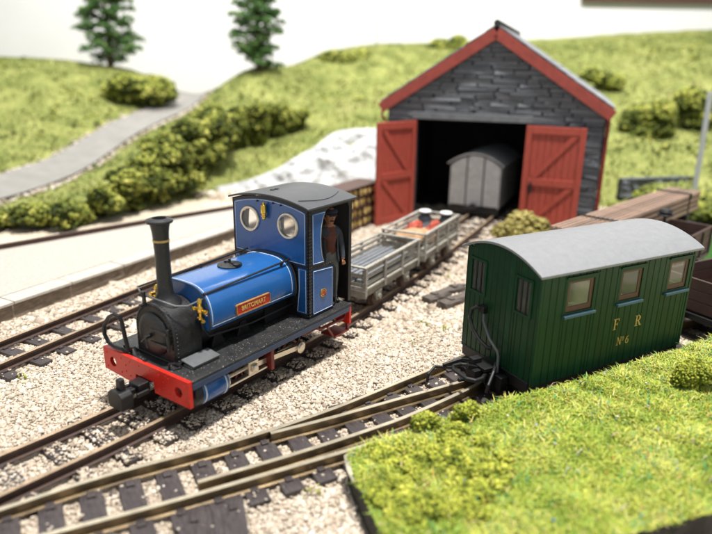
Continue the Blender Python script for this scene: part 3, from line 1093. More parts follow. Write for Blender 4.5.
# doors: frame, boards and Z braces
def shed_door(hx, ang, flip, label):
    W, Hh = 1.48, 2.76
    d = bpy.data.objects.new('door', None)
    COL.objects.link(d)
    d.parent = shed
    d.location = (hx, -.06, .04)
    d.rotation_euler = (0, 0, ang)
    d['label'] = label
    s = flip
    nb = 9
    for k in range(nb):
        x0, x1 = W * k / nb + .004, W * (k + 1) / nb - .004
        MB().box((min(s * x0, s * x1), -.02, 0), (max(s * x0, s * x1), .02, Hh)).build('plank', 'doorred', d, bevel=.006)
    for side in (-1,):
        y0, y1 = (-.062, -.022)
        bx = lambda x0, z0, x1, z1, nm: MB().box((min(s * x0, s * x1), y0, z0), (max(s * x0, s * x1), y1, z1)).build(nm, 'doorred', d, bevel=.01)
        bx(0, 0, .15, Hh, 'stile')
        bx(W - .15, 0, W, Hh, 'stile')
        bx(.153, Hh - .2, W - .153, Hh, 'ledge')
        bx(.153, 1.22, W - .153, 1.42, 'ledge')
        bx(.153, 0, W - .153, .2, 'ledge')
    return d, W, Hh


def brace(d, x0, z0, x1, z1):
    MB().beam((x0, -.038, z0), (x1, -.038, z1), .034, .15, up=(0, -1, 0)).build('brace', 'doorred', d, bevel=.008) if False else \
        MB().prism([[(x0 - .09, z0), (x0 + .09, z0), (x1 + .09, z1), (x1 - .09, z1)]], -.056, -.022, Matrix(((1, 0, 0, 0), (0, 0, 1, 0), (0, 1, 0, 0), (0, 0, 0, 1)))).build('brace', 'doorred', d, bevel=.006)


# left leaf: hinged on the left jamb, swung out towards the viewer
dl, W, Hh = shed_door(OX0 - .02, radians(62), -1, 'red ledged door leaf swung half open')
for z0, z1 in ((.22, 1.2), (1.44, 2.54)):
    brace(dl, -1.22, z1, -.27, z0)
# right leaf: folded back almost flat against the wall
dr, W, Hh = shed_door(OX1 + .02, radians(-5), 1, 'red ledged door leaf folded back against the wall')
dr.location.y = -.12
for z0, z1 in ((.22, 1.2), (1.44, 2.54)):
    brace(dr, .27, z0, 1.22, z1)
MB().box((.2, -.11, 1.0), (.27, -.066, 1.3)).build('latch', 'black_plain', dr, bevel=.01)


# ------------------------------------------------------------------ wheels and running gear shared by rolling stock
def wheel(mb, x, y, z, r, w=.06, mi=0):
    T = rotT((x, y, z), (0, 1, 0))
    mb.lathe([(r * .2, -w), (r * .86, -w * .6), (r * 1.0, -w * .7), (r * 1.0, w * .5), (r * 1.12, w * .6), (r * 1.12, w), (r * .86, w), (r * .8, w * .4), (r * .2, w * .6)] if y < 0 else
             [(r * .2, w), (r * .86, w * .6), (r * 1.0, w * .7), (r * 1.0, -w * .5), (r * 1.12, -w * .6), (r * 1.12, -w), (r * .86, -w), (r * .8, -w * .4), (r * .2, -w * .6)][::-1], T, 20, mi)


def wheels(root, x, r, mat, name='wheel'):
    for s in (1, -1):
        mb = MB()
        wheel(mb, x, s * .36, ZR + r, r)
        mb.build(name, mat, root, smooth=True)
    MB().tube([(x, -.34, ZR + r), (x, .34, ZR + r)], .04, 8).build('axle', mat, root)


def coupling(root, x, dirn, z=.44, mat='black_plain'):
    """loop coupling sticking out along +x*dirn"""
    mb = MB()
    d = dirn
    X = lambda a: x + d * a
    mb.box((min(X(0), X(.22)), -.06, z - .06), (max(X(0), X(.22)), .06, z + .05))
    mb.tube([(X(.2), -.05, z), (X(.3), -.17, z + .02), (X(.42), -.18, z + .02), (X(.48), -.12, z + .02), (X(.48), .12, z + .02), (X(.42), .18, z + .02), (X(.3), .17, z + .02), (X(.2), .05, z)], .022, 6)
    mb.beam((X(.2), 0, z), (X(.4), 0, z + .08), .03, .05)
    return mb.build('coupling', mat, root, bevel=.006)


# ------------------------------------------------------------------ the blue locomotive
LHD = 4.10156
loco = thing('steam_locomotive', (-2.5241, 6.6369, 0), LHD, 'small blue and black saddle tank steam locomotive with red buffer beam', 'locomotive')
ZB, ZT, LL = .430, .760, 3.14
FW = .81

# buffer beams (front pierced, rear)
beam_loop = [(-FW, ZB + .03), (-.30, ZB + .0), (-.18, ZB + .0), (-.17, ZB + .14), (.17, ZB + .14), (.18, ZB), (.30, ZB - .0), (FW, ZB), (FW, ZT + .003), (-FW, ZT + .003)]
bb = MB().prism([beam_loop, circle2(-.62, .60, .065), circle2(.62, .585, .065)], -.05, 0, PLANE_X(0)).build('buffer_beam', 'red', loco, bevel=.006)
mb = MB()
for y in (-.74, -.45, -.28, -.1, .1, .28, .45, .74):
    for z in (ZT - .06, ZB + .08):
        if abs(y) < .25 and z < .55:
            continue
        mb.dome((0.0, y, z), .014, (1, 0, 0))
for y in (-.36, .36):
    for z in (.55, .63):
        mb.dome((0, y, z), .014, (1, 0, 0))
mb.build('rivets', 'red', bb, kind='stuff')
MB().box((-LL, -FW, ZB), (-LL + .05, FW, ZT - .045)).build('buffer_beam', 'red', loco, bevel=.006)
# footplate
MB().box((-LL, -FW - .005, ZT - .04), (-.052, FW + .005, ZT)).build('footplate', 'footplate', loco, bevel=.008)
for s in (1, -1):
    MB().box((-LL + .05, s * (FW - .004) - .012, ZT - .115), (-.055, s * (FW - .004) + .012, ZT - .042)).build('valance', 'valance', loco, bevel=.004)
# main frames, stretchers, ashpan
for s in (1, -1):
    MB().prism([[(.12, .33), (1.0, .30), (1.3, .26), (2.7, .26), (3.05, .36), (3.08, ZT - .045), (.06, ZT - .045), (.06, .4)]], -.02, .02, PLANE_Y(s * .26)).build('frame', 'maroon', loco, bevel=.006)
mb = MB()
mb.box((-2.95, -.24, .30), (-.3, .24, .66))
mb.build('ashpan', 'black_plain', loco, bevel=.02)
# wheels
for x in (-1.14, -2.15):
    for s in (1, -1):
        mb = MB()
        r = .25
        y = s * .37
        T = rotT((x, y, ZR + r), (0, s, 0))
        mb.lathe([(r * 1.13, -.07), (r * 1.13, -.035), (r, -.025), (r, .05), (r * .84, .055), (r * .82, .02), (.10, .03), (.09, .07), (.03, .075)], T, 28)
        w = mb.build('wheel', 'black_plain', loco, smooth=True)
        mb = MB()
        for k in range(10):
            a = 2 * pi * k / 10
            mb.beam((x + .08 * cos(a), y + s * .035, ZR + r + .08 * sin(a)), (x + .215 * cos(a), y + s * .035, ZR + r + .215 * sin(a)), .03, .03, up=(0, 1, 0))
        mb.build('spokes', 'maroon', w)
    MB().tube([(x, -.36, ZR + .25), (x, .36, ZR + .25)], .05, 8).build('axle', 'black_plain', loco)
# cylinders and motion on both sides
for s in (1, -1):
    cy = s * .625
    T = rotT((-.16, cy, .495), (-1, 0, -.04))
    cyl = MB().lathe([(.06, -.05), (.10, -.045), (.145, -.03), (.165, 0), (.165, .07)], T, 28).build('cylinder_cover', 'black', loco, smooth=True)
    cb = MB().lathe([(.165, .071), (.168, .075), (.168, .47), (.165, .475)], T, 28).build('cylinder', 'blue', loco, smooth=True)
    mb = MB()
    for d in (.11, .43):
        mb.lathe([(.166, d - .011), (.1705, d - .009), (.1705, d + .009), (.166, d + .011)], T, 28, caps=False)
    mb.build('lining', 'lining', cb)
    MB().lathe([(.14, .476), (.14, .51), (.07, .52)], T, 24).build('gland', 'steel', loco, smooth=True)
    MB().box((-.62, cy - .09 if s > 0 else cy - .05, .62), (-.2, cy + .05 if s > 0 else cy + .09, ZT - .045)).build('valve_chest', 'black', loco, bevel=.01)
    # slide bars, crosshead, rods
    mb = MB()
    mb.box((-1.42, cy - .03, .555), (-.66, cy + .05, .585)).box((-1.42, cy - .03, .335), (-.66, cy + .05, .365))
    mb.build('slide_bar', 'steel', loco, bevel=.005)
    MB().tube([(-.66, cy, .46), (-1.1, cy, .46)], .028, 10).build('piston_rod', 'steel', loco, smooth=True)
    mb = MB().box((-1.24, cy - .03, .37), (-1.06, cy + .065, .55)).box((-1.20, cy + .065 * s - .01, .41), (-1.10, cy + .065 * s + .03, .50))
    mb.lathe([(.045, -.02), (.045, .05), (.03, .06)], rotT((-1.15, cy + s * .05, .455), (0, s, 0)), 14)
    mb.build('crosshead', 'steel', loco, bevel=.008)
    mb = MB()
    mb.beam((-1.13, cy - s * .0, .455), (-2.15, cy - s * .02, .345), .035, .075, up=(0, 0, 1))
    mb.lathe([(.085, -.03), (.085, .045), (.05, .06)], rotT((-2.15, cy - s * .02, .342), (0, s, 0)), 20)
    mb.build('connecting_rod', 'steel', loco, bevel=.004)
    mb = MB()
    mb.beam((-1.14, s * .52, .36), (-2.15, s * .52, .36), .03, .065)
    mb.build('coupling_rod', 'steel', loco, bevel=.004)
    MB().tube([(-2.15, s * .40, .345), (-2.15, cy, .345)], .035, 8).build('crank_pin', 'steel', loco)
    # red brackets and steps
    mb = MB().box((-1.50, cy - .05, .30), (-1.44, cy + .10, ZT - .045)).box((-1.62, cy + s * .0, .66), (-1.32, cy + .03, .69))
    mb.build('motion_bracket', 'maroon', loco, bevel=.006)
    mb = MB()
    y0, y1 = (s * .72 - .012, s * .72 + .012)
    mb.tube([(-2.36, s * .70, ZT - .05), (-2.42, s * .72, .56), (-2.52, s * .72, .53), (-3.05, s * .74, .53), (-3.13, s * .74, ZT - .05)], .024, 6)
    mb.box((-3.16, s * .74 - .02, .30), (-3.11, s * .74 + .02, ZT - .045))
    mb.box((-3.13, min(s * .5, s * .78), .30), (-2.78, max(s * .5, s * .78), .325))
    mb.tube([(-2.78, s * .74, .315), (-2.62, s * .74, .53)], .02, 6)
    mb.build('step', 'maroon', loco, bevel=.004)
    mb = MB().box((-2.85, s * .42 - .03, .36), (-2.4, s * .42 + .03, .62))
    mb.build('brake_gear', 'maroon', loco, bevel=.01)

# smokebox: arch section standing on the footplate
SBR = .36
SBZ = 1.10
arch = [(-SBR, ZT)] + [(SBR * cos(a), SBZ + SBR * sin(a)) for a in np.linspace(pi, 0, 29)] + [(SBR, ZT)]
sb = MB().sweep(arch, [-.20, -.215, -.60, -.615], scale=[1, 1, 1, 1]).build('smokebox', 'black', loco, bevel=.012, smooth=True)
mb = MB()
n_r = 27
for k in range(n_r):
    a = pi - pi * k / (n_r - 1)
    for rr, x, nrm in ((SBR - .03, -.198, (1, 0, 0)),):
        mb.dome((x, rr * cos(a), SBZ + rr * sin(a)), .011, nrm)
    for x in (-.245, -.57):
        mb.dome((x, SBR * cos(a), SBZ + SBR * sin(a)), .011, (0, cos(a), sin(a)))
for z in np.arange(.80, 1.08, .05):
    for y in (-SBR + .03, SBR - .03):
        mb.dome((-.198, y, z), .011, (1, 0, 0))
    for s in (1, -1):
        for x in (-.245, -.57):
            mb.dome((x, s * SBR, z), .011, (0, s, 0))
mb.build('rivets', 'black_plain', sb, kind='stuff')
MB().box((-.62, -SBR - .05, ZT), (-.18, SBR + .05, ZT + .035)).build('saddle_flange', 'black', loco, bevel=.008)
door = MB().lathe([(.272, 0), (.272, .018), (.255, .035), (.20, .052), (.10, .062), (.03, .064)], rotT((-.20, 0, 1.08), (1, 0, 0)), 36).build('smokebox_door', 'black', loco, smooth=True)
mb = MB()
for z in (1.0, 1.16):
    mb.box((-.16, .0, z - .018), (-.128, .30, z + .018))
mb.tube([(-.165, .295, .94), (-.165, .295, 1.22)], .022, 8)
mb.build('hinge', 'black', door, bevel=.004)
mb = MB().tube([(-.14, 0, 1.08), (-.06, 0, 1.08)], .024, 8).tube([(-.085, 0, 1.08), (-.08, -.10, .99)], .013, 6).tube([(-.07, 0, 1.08), (-.065, .03, .95)], .013, 6)
mb.build('door_handle', 'black', door)
mb = MB().box((-.205, -.155, 1.42), (-.175, -.105, 1.56)).box((-.175, -.155, 1.42), (-.12, -.105, 1.45)).tube([(-.18, -.13, 1.54), (-.18, -.13, 1.60)], .03, 8)
mb.build('lamp_iron', 'black', loco, bevel=.008)

# chimney
ch = MB().lathe([(.20, 1.41), (.185, 1.44), (.13, 1.49), (.098, 1.56), (.090, 1.66), (.088, 2.05), (.092, 2.19)], Matrix.Translation((-.404, 0, 0)), 32)
ch.lathe([(.093, 2.215), (.098, 2.30), (.110, 2.375), (.118, 2.405), (.150, 2.418), (.156, 2.432), (.152, 2.448), (.118, 2.462), (.108, 2.468), (.085, 2.47), (.078, 2.44), (.075, 2.2)], Matrix.Translation((-.404, 0, 0)), 32)
ch = ch.build('chimney', 'black', loco, smooth=True)
MB().lathe([(.090, 2.188), (.0985, 2.192), (.0985, 2.213), (.091, 2.217)], Matrix.Translation((-.404, 0, 0)), 32).build('chimney_band', 'gold', ch, smooth=True)

# boiler, firebox, saddle tank
MB().lathe([(.33, 0), (.335, .01), (.335, 1.62)], rotT((-.61, 0, 1.06), (-1, 0, 0)), 36).build('boiler', 'black', loco, smooth=True)
MB().box((-2.235, -.34, ZT), (-1.75, .34, 1.2)).build('firebox', 'black_plain', loco, bevel=.01)
for s in (1, -1):
    for x in (-.9, -1.35):
        MB().prism([[(-x - .12, ZT), (-x + .12, ZT), (-x + .04, .95), (-x - .04, .95)]], -.03, .03, PLANE_Y(s * .30)).build('boiler_bracket', 'black_plain', loco, bevel=.008)
TW, TZ0, TZ1 = .50, 1.085, 1.625


def tank_prof(n=28, inset=0.0):
    """saddle tank half-round shell: near-vertical sides curling to a broad top"""
    pts = []
    for k in range(n + 1):
        a = pi * k / n
        ca, sa = cos(a), sin(a)
        y = (TW - inset) * math.copysign(abs(ca) ** .62, ca)
        z = 1.20 + (TZ1 - 1.20 - inset) * (abs(sa) ** .80)
        pts.append((y, z))
    return pts


tp = tank_prof()
outer = [(TW - .03, TZ0)] + [(TW - .005, TZ0 + .04)] + tp + [(-TW + .005, TZ0 + .04), (-TW + .03, TZ0)]
inner = [(-.36, TZ0)] + [(.345 * cos(a), 1.08 + .345 * sin(a)) for a in np.linspace(pi, 0, 15)] + [(.36, TZ0)]
tank = MB().sweep(outer + inner[0:], [-.622, -.632, -2.235], scale=None).build('saddle_tank', 'blue', loco, smooth=True)
tank.modifiers.new('bevel', 'BEVEL').width = .004
mb = MB()
ofs = lambda pr, d: pr
def tank_line(x):
    return [(x, y * 1.004, z + .002) for y, z in [(TW - .012, TZ0 + .055)] + tp + [(-TW + .012, TZ0 + .055)]]
mb.tube(tank_line(-.675)  , .0058, 5)
mb.tube(tank_line(-2.14)  , .0058, 5)
for s in (1, -1):
    mb.tube([(-.675, s * (TW - .008), TZ0 + .055), (-2.14, s * (TW - .008), TZ0 + .055)]  , .0058, 5)
mb.build('lining', 'lining', tank)
for x, r in ((-.632, .012), (-2.215, .022)):
    MB().tube([(x, y * 1.003, z) for y, z in outer[:len(tp) + 4]], r, 5).build('tank_band', 'black', tank)
# filler lid
f = MB().lathe([(.165, 1.59), (.165, 1.64), (.15, 1.648), (.05, 1.655), (.03, 1.665)], Matrix.Translation((-1.46, 0, 0)), 30).build('tank_filler', 'black', tank, smooth=True)
mb = MB().tube([(-1.46, -.10, 1.66), (-1.46, -.04, 1.675), (-1.46, .10, 1.66)], .013, 6).tube([(-1.46, 0, 1.66), (-1.46, 0, 1.72)], .018, 8)
mb.box((-1.50, .10, 1.645), (-1.42, .17, 1.67))
mb.build('filler_handle', 'black', tank)
# handrails with their turned pillars
for s in (1, -1):
    mb = MB().tube([(-.64, s * .405, 1.545), (-2.20, s * .405, 1.605)] if s > 0 else [(-.3, s * .40, 1.56), (-2.20, s * .405, 1.62)], .014, 6)
    for x in (-.66, -2.05) if s > 0 else (-.66, -1.3, -2.05):
        mb.tube([(x, s * .36, 1.50), (x, s * .405, 1.55 if x > -1 else 1.60)], .02, 6)
    mb.build('handrail', 'black_plain', loco)
mb = MB().tube([(-.64, .40, 1.49), (-.40, .395, 1.47), (-.28, .33, 1.49), (-.21, .2, 1.535), (-.19, 0, 1.55), (-.21, -.2, 1.545), (-.3, -.40, 1.56)], .010, 6)
mb.build('handrail', 'grey_plate', loco)
# brass check valves either side
for s in (1, -1):
    T = Matrix.Translation((-.575, s * .40, 1.25))
    mb = MB().lathe([(.02, -.01), (.035, 0), (.035, .02), (.022, .03), (.022, .07), (.04, .085), (.044, .12), (.04, .15), (.026, .165), (.026, .20), (.036, .21), (.030, .245), (.012, .265)], T, 14)
    mb.lathe([(.018, 0), (.018, .05), (.03, .055), (.03, .08), (.01, .085)], rotT((-.575, s * .42, 1.36), (0, s, 0)), 10)
    mb.lathe([(.016, 0), (.016, .06), (.028, .065), (.028, .09), (.01, .095)], rotT((-.56, s * .40, 1.40), (1, 0, .2)), 10)
    mb.lathe([(.016, 0), (.016, .05), (.026, .055), (.026, .08)], rotT((-.575, s * .42, 1.27), (.5, s, -.4)), 10)
    mb.build('check_valve', 'brass', loco, smooth=True)
    MB().tube([(-.575, s * .40, 1.25), (-.58, s * .43, 1.12), (-.66, s * .44, 1.0), (-1.4, s * .42, .92), (-2.2, s * .44, .95)], .014, 6).build('feed_pipe', 'black_plain', loco)
# nameplate
NPX0, NPX1, NPZ0, NPZ1 = 1.06, 1.66, 1.165, 1.295
npt = TW + .002
plate = MB().prism([roundrect(NPX0, NPZ0, NPX1, NPZ1, .02)], 0, .022, PLANE_Y(npt)).build('nameplate', 'plate_red', loco, bevel=.003)
mb = MB().prism([roundrect(NPX0 - .006, NPZ0 - .006, NPX1 + .006, NPZ1 + .006, .024), roundrect(NPX0 + .004, NPZ0 + .004, NPX1 - .004, NPZ1 - .004, .012)], 0, .028, PLANE_Y(npt))
mb.build('plate_border', 'dullgold', plate)


def text_obj(name, s, size, mat, parent, T, extrude=.004, spacing=1.0, sx=1.0):
    c = bpy.data.curves.new(name, 'FONT')
    c.body = s
    c.size = size
    c.extrude = extrude
    c.align_x, c.align_y = 'CENTER', 'CENTER'
    c.space_character = spacing
    c.offset = 0.0015
    tmp = bpy.data.objects.new(name, c)
    COL.objects.link(tmp)
    dg = bpy.context.evaluated_depsgraph_get()
    me = bpy.data.meshes.new_from_object(tmp.evaluated_get(dg))
    bpy.data.objects.remove(tmp)
    me.materials.clear()
    me.materials.append(M[mat])
    me.transform(Matrix.Diagonal((sx, 1, 1, 1)))
    o = bpy.data.objects.new(name, me)
    COL.objects.link(o)
    o.parent = parent
    o.matrix_local = T
    return o


# text faces +y (outwards), reads towards -x (rearwards)
TXT_Y = lambda x, y, z: Matrix(((-1, 0, 0, x), (0, 0, 1, y), (0, 1, 0, z), (0, 0, 0, 1)))
text_obj('lettering', 'BRITOMART', .090, 'gold', plate, TXT_Y(-(NPX0 + NPX1) / 2, npt + .022, (NPZ0 + NPZ1) / 2), .004, 1.05, .86)
mb = MB().prism([roundrect(NPX0, NPZ0, NPX1, NPZ1, .02)], -.022, 0, PLANE_Y(-npt)).build('nameplate', 'plate_red', loco)

# ----- cab
CX, CB_, CWD, CZ = -2.242, -3.25, .715, 2.335
RISE = .11


def roofz(y, w=CWD):
    return CZ + RISE * (1 - (y / w) ** 2)


fro = [(-CWD, ZT)] + [(-CWD, CZ - .01)] + [(y, roofz(y) - .015) for y in np.linspace(-CWD + .02, CWD - .02, 17)] + [(CWD, CZ - .01), (CWD, ZT)]
cf = MB().prism([fro, circle2(-.362, 2.07, .158, 28), circle2(.362, 2.07, .158, 28)], -.03, 0, PLANE_X(CX)).build('cab_front', 'black', loco)
# blue panels of the front: large upper and narrow lower ones
up = [(-.675, 1.57), (-.675, CZ - .05)] + [(y, roofz(y) - .055) for y in np.linspace(-.65, .65, 15)] + [(.675, CZ - .05), (.675, 1.55)]
mb = MB().prism([up, circle2(-.362, 2.07, .172, 28), circle2(.362, 2.07, .172, 28)], 0, .006, PLANE_X(CX + .001)).build('upper_panel', 'blue', cf)
line = [(y * .975, z) for y, z in up]
zc = 1.95
line = [(y * .972, zc + (z - zc) * .965) for y, z in up]
mb = MB().tube([(CX + .008, y, z) for y, z in line], .0052, 5, closed=True)
for s in (1, -1):
    lo = [(s * .50, .83), (s * .685, .83), (s * .685, 1.50), (s * .53, 1.50), (s * .535, 1.2)]
    if s < 0:
        lo = lo[::-1]
    MB().prism([lo], 0, .006, PLANE_X(CX + .001)).build('lower_panel', 'blue', cf)
    l2 = [(s * .515, .85), (s * .668, .85), (s * .668, 1.48), (s * .548, 1.48), (s * .552, 1.2)]
    mb.tube([(CX + .008, y, z) for y, z in l2], .005, 5, closed=True)
mb.build('lining', 'lining', cf)
for s in (1, -1):
    ring = MB().lathe([(.150, -.01), (.150, .03), (.160, .036), (.178, .034), (.188, .022), (.190, .004), (.185, -.01)], rotT((CX, s * .362, 2.07), (1, 0, 0)), 36, caps=False)
    ring = ring.build('window', 'steel', loco, smooth=True, label='round cab window in a polished ring')
    MB().lathe([(.153, .004), (.153, .010)], rotT((CX, s * .362, 2.07), (1, 0, 0)), 32).build('pane', 'glass', ring)
# whistle
T = Matrix.Translation((CX + .06, -.04, 2.11))
mb = MB().lathe([(.012, -.0), (.024, .015), (.024, .035), (.034, .045), (.034, .06), (.028, .07), (.030, .085), (.042, .095), (.042, .20), (.036, .21), (.02, .215), (.014, .24), (.01, .25)], T, 16)
mb.tube([(CX, -.04, 2.14), (CX + .06, -.04, 2.14)], .014, 8)
mb.build('whistle', 'brass', loco, smooth=True)
mb = MB()
for y in (-.2, .1, .24):
    mb.tube([(CX + .004, y, roofz(y) - .085), (CX + .03, y, roofz(y) - .085)], .014, 6)
mb.build('bracket', 'black_plain', cf)
# cab side sheets with the curved doorway
for s in (1, -1):
    cut = [(2.80, ZT), (2.80, 1.455)]
    arc = [(2.70, 1.47), (2.63, 1.50), (2.575, 1.60), (2.545, 1.75), (2.535, 1.90), (2.55, 2.06), (2.59, 2.19), (2.64, 2.27), (2.72, 2.30)]
    out = [(-CX + .0, ZT), (2.80, ZT), (2.80, 1.43)] + arc + [(3.15, 2.30), (3.18, 2.24), (3.18, ZT), (-CB_, ZT), (-CB_, CZ), (-CX + .0, CZ)]
    side = MB().prism([out], -.022, 0, PLANE_Y(s * CWD) if s > 0 else PLANE_Y(-CWD + .022)).build('cab_side', 'black', loco)
    yy = s * CWD + (.001 if s > 0 else -.007)
    lowp = [(2.325, .80), (2.785, .80), (2.785, 1.425), (2.325, 1.465)]
    MB().prism([lowp], 0, .006, PLANE_Y(yy)).build('lower_panel', 'blue', side)
    upp = [(2.325, 1.545), (2.58, 1.53), (2.54, 1.62), (2.515, 1.75), (2.505, 1.90), (2.52, 2.06), (2.56, 2.19), (2.61, 2.27), (2.325, 2.27)]
    MB().prism([upp], 0, .006, PLANE_Y(yy)).build('upper_panel', 'blue', side)
    mb = MB()
    y2 = s * (CWD + .008)
    for lp, (cx, cz) in ((lowp, (2.555, 1.13)), (upp, (2.43, 1.9))):
        mb.tube([(-(cx + (u - cx) * .93), y2, cz + (v - cz) * .955) for u, v in lp], .005, 5, closed=True)
    mb.build('lining', 'lining', side)
    mb = MB()
    # riveted angle strips
    for z in np.arange(.80, 2.30, .048):
        mb.dome((-2.265, s * (CWD + .0), z), .012, (0, s, 0))
        mb.dome((-2.30, s * (CWD + .0), z), .012, (0, s, 0))
        mb.dome((CX, s * (CWD - .022), z), .012, (1, 0, 0))
    for x in np.arange(2.34, 2.80, .05):
        mb.dome((-x, s * CWD, 1.50 - (x - 2.3) * .04), .012, (0, s, 0))
    for y in np.arange(.06, .69, .05):
        mb.dome((CX, s * y, 1.53), .012, (1, 0, 0))
    mb.build('rivets', 'black', side, kind='stuff')
    # oval works plate
    pl = MB().prism([[(2.56 + .062 * cos(a), 1.08 + .055 * sin(a)) for a in np.linspace(0, 2 * pi, 25)[:-1]]], 0, .010, PLANE_Y(yy + .006 * (s > 0))).build('works_plate', 'plate_red', side)
    mb = MB()
    for k in (1.0, .55):
        mb.tube([(-(2.56 + .062 * k * cos(a)), y2 + s * .004, 1.08 + .055 * k * sin(a)) for a in np.linspace(0, 2 * pi, 25)[:-1]], .008, 5, closed=True)
    mb.box((-2.60, y2 - .004, 1.07), (-2.52, y2 + .008, 1.09))
    mb.build('plate_border', 'brass', pl)
    MB().tube([(-2.815, s * (CWD + .0), .80), (-2.815, s * (CWD + .03), .84), (-2.815, s * (CWD + .03), 1.40), (-2.815, s * CWD, 1.44)], .012, 6).build('handrail', 'black_plain', loco)
# cab back, floor, interior fittings
MB().prism([[(-CWD + .03, ZT), (CWD - .03, ZT), (CWD - .03, 1.45), (-CWD + .03, 1.45)]], 0, .03, PLANE_X(CB_)).build('cab_back', 'black', loco)
mb = MB()
mb.prism([[(-CWD + .03, 1.45), (CWD - .03, 1.45), (CWD - .03, CZ - .01)] + [(y, roofz(y) - .02) for y in np.linspace(CWD - .05, -CWD + .05, 13)] + [(-CWD + .03, CZ - .01)],
          [(-.62, 1.50), (-.05, 1.50), (-.05, 2.22), (-.62, 2.22)]], 0, .03, PLANE_X(CB_)).build('rear_weatherboard', 'interior', loco)  # opening shaped on one side only: bright round windows, dark doorway
mb = MB().box((-2.62, -.34, ZT), (-2.28, .34, 1.5))
mb.tube([(-2.63, -.2, 1.3), (-2.72, -.2, 1.45)], .02, 6).tube([(-2.63, .1, 1.35), (-2.72, .1, 1.2)], .02, 6)
mb.build('backhead', 'interior', loco, bevel=.02)
# roof sheet
mb = MB()
RW = CWD + .045
rp = [(y, CZ + RISE * (1 - (y / RW) ** 2) + .0) for y in np.linspace(-RW, RW, 25)]
prof = rp + [(y, z + .028) for y, z in rp[::-1]]
mb.sweep(prof, [CB_ - .07, CX + .045])
rf = mb.build('cab_roof', 'cabroof', loco, bevel=.006, smooth=True)
mb = MB()
for dx in (0, .09):
    mb.lathe([(.035, 0), (.035, .012), (.02, .016)], Matrix.Translation((-2.50 - dx, -.16, CZ + RISE + .02)), 14)
mb.build('roof_fitting', 'black_plain', rf)
mb = MB()
mb.tube([(-2.30 - .9 * t, .50 + .12 * sin(pi * t), CZ + RISE * (1 - ((.50 + .12 * sin(pi * t)) / RW) ** 2) + .032) for t in np.linspace(0, 1, 15)], .006, 5)
mb.build('rain_strip', 'cabroof', rf)

# footplate details: toolbox lid, re-railing loop, small clutter
mb = MB().box((-.66, .44, ZT), (-.24, .60, ZT + .03))
mb.add([(-.66, .40, ZT + .065), (-.24, .40, ZT + .065), (-.24, .62, ZT + .035), (-.66, .62, ZT + .035), (-.66, .40, ZT + .08), (-.24, .40, ZT + .08), (-.24, .62, ZT + .05), (-.66, .62, ZT + .05)],
       [(3, 2, 1, 0), (4, 5, 6, 7), (0, 1, 5, 4), (1, 2, 6, 5), (2, 3, 7, 6), (3, 0, 4, 7)])
mb.build('toolbox', 'grey_plate', loco, bevel=.006)
mb = MB().tube([(-.06, -.40, ZT), (-.05, -.46, .80), (-.03, -.60, .80), (-.03, -.72, .83), (-.03, -.79, .92), (-.03, -.77, 1.05), (-.03, -.66, 1.18), (-.03, -.53, 1.255), (-.03, -.43, 1.25), (-.04, -.405, 1.18), (-.06, -.40, .96), (-.07, -.37, ZT + .02)], .026, 8)
mb.build('hose', 'black_plain', loco, smooth=True)
mb = MB().tube([(-.10, -.36, ZT), (-.08, -.34, ZT + .08), (-.08, -.26, ZT + .11), (-.08, -.2, ZT + .02)], .016, 6).tube([(-.1, .36, ZT), (-.09, .37, ZT + .07), (-.12, .44, ZT + .09), (-.2, .46, ZT + .02)], .014, 6)
mb.tube([(-.12, -.5, ZT), (-.12, -.5, ZT + .07)], .03, 8)
mb.build('pipe', 'black', loco)
# front coupling block
mb = MB().box((.0, -.10, .43), (.16, .10, .565)).box((.16, -.05, .45), (.30, .05, .52))
mb.prism([[(-.13, .345), (.13, .345), (.14, .42), (.14, .52), (.09, .565), (-.09, .565), (-.14, .52), (-.14, .42)]], 0, .16, PLANE_X(.26))
mb.prism([[(-.055, .56), (.055, .56), (.04, .70), (-.04, .70)]], 0, .07, PLANE_X(.29))
mb.box((.05, -.16, .44), (.22, -.12, .50)).box((.05, .12, .44), (.22, .16, .50))
mb.build('coupling', 'black_plain', loco, bevel=.014)

# ------------------------------------------------------------------ the driver
drv = thing('person', (0, 0, 0), 0, 'driver in dark jacket, brown waistcoat and flat cap standing in the cab doorway', 'person')
dw = loco_m = Matrix.Translation((-2.5241, 6.6369, 0)) @ Matrix.Rotation(LHD, 4, 'Z') @ Matrix.Translation((-2.97, .50, ZT + .002)) @ Matrix.Rotation(radians(62), 4, 'Z')
drv.matrix_world = dw


def skin_mesh(name, verts, edges, radii, root=0, sub=2):
    me = bpy.data.meshes.new(name)
    me.from_pydata(verts, edges, [])
    o = bpy.data.objects.new(name, me)
    COL.objects.link(o)
    sk = o.modifiers.new('skin', 'SKIN')
    sk.use_smooth_shade = True
    for i, r in enumerate(radii):
        d = me.skin_vertices[0].data[i]
        d.radius = r if isinstance(r, tuple) else (r, r)
        d.use_root = (i == root)
    sb_ = o.modifiers.new('sub', 'SUBSURF')
    sb_.levels = sb_.render_levels = sub
    dg = bpy.context.evaluated_depsgraph_get()
    out = bpy.data.meshes.new_from_object(o.evaluated_get(dg))
    bpy.data.objects.remove(o)
    return out


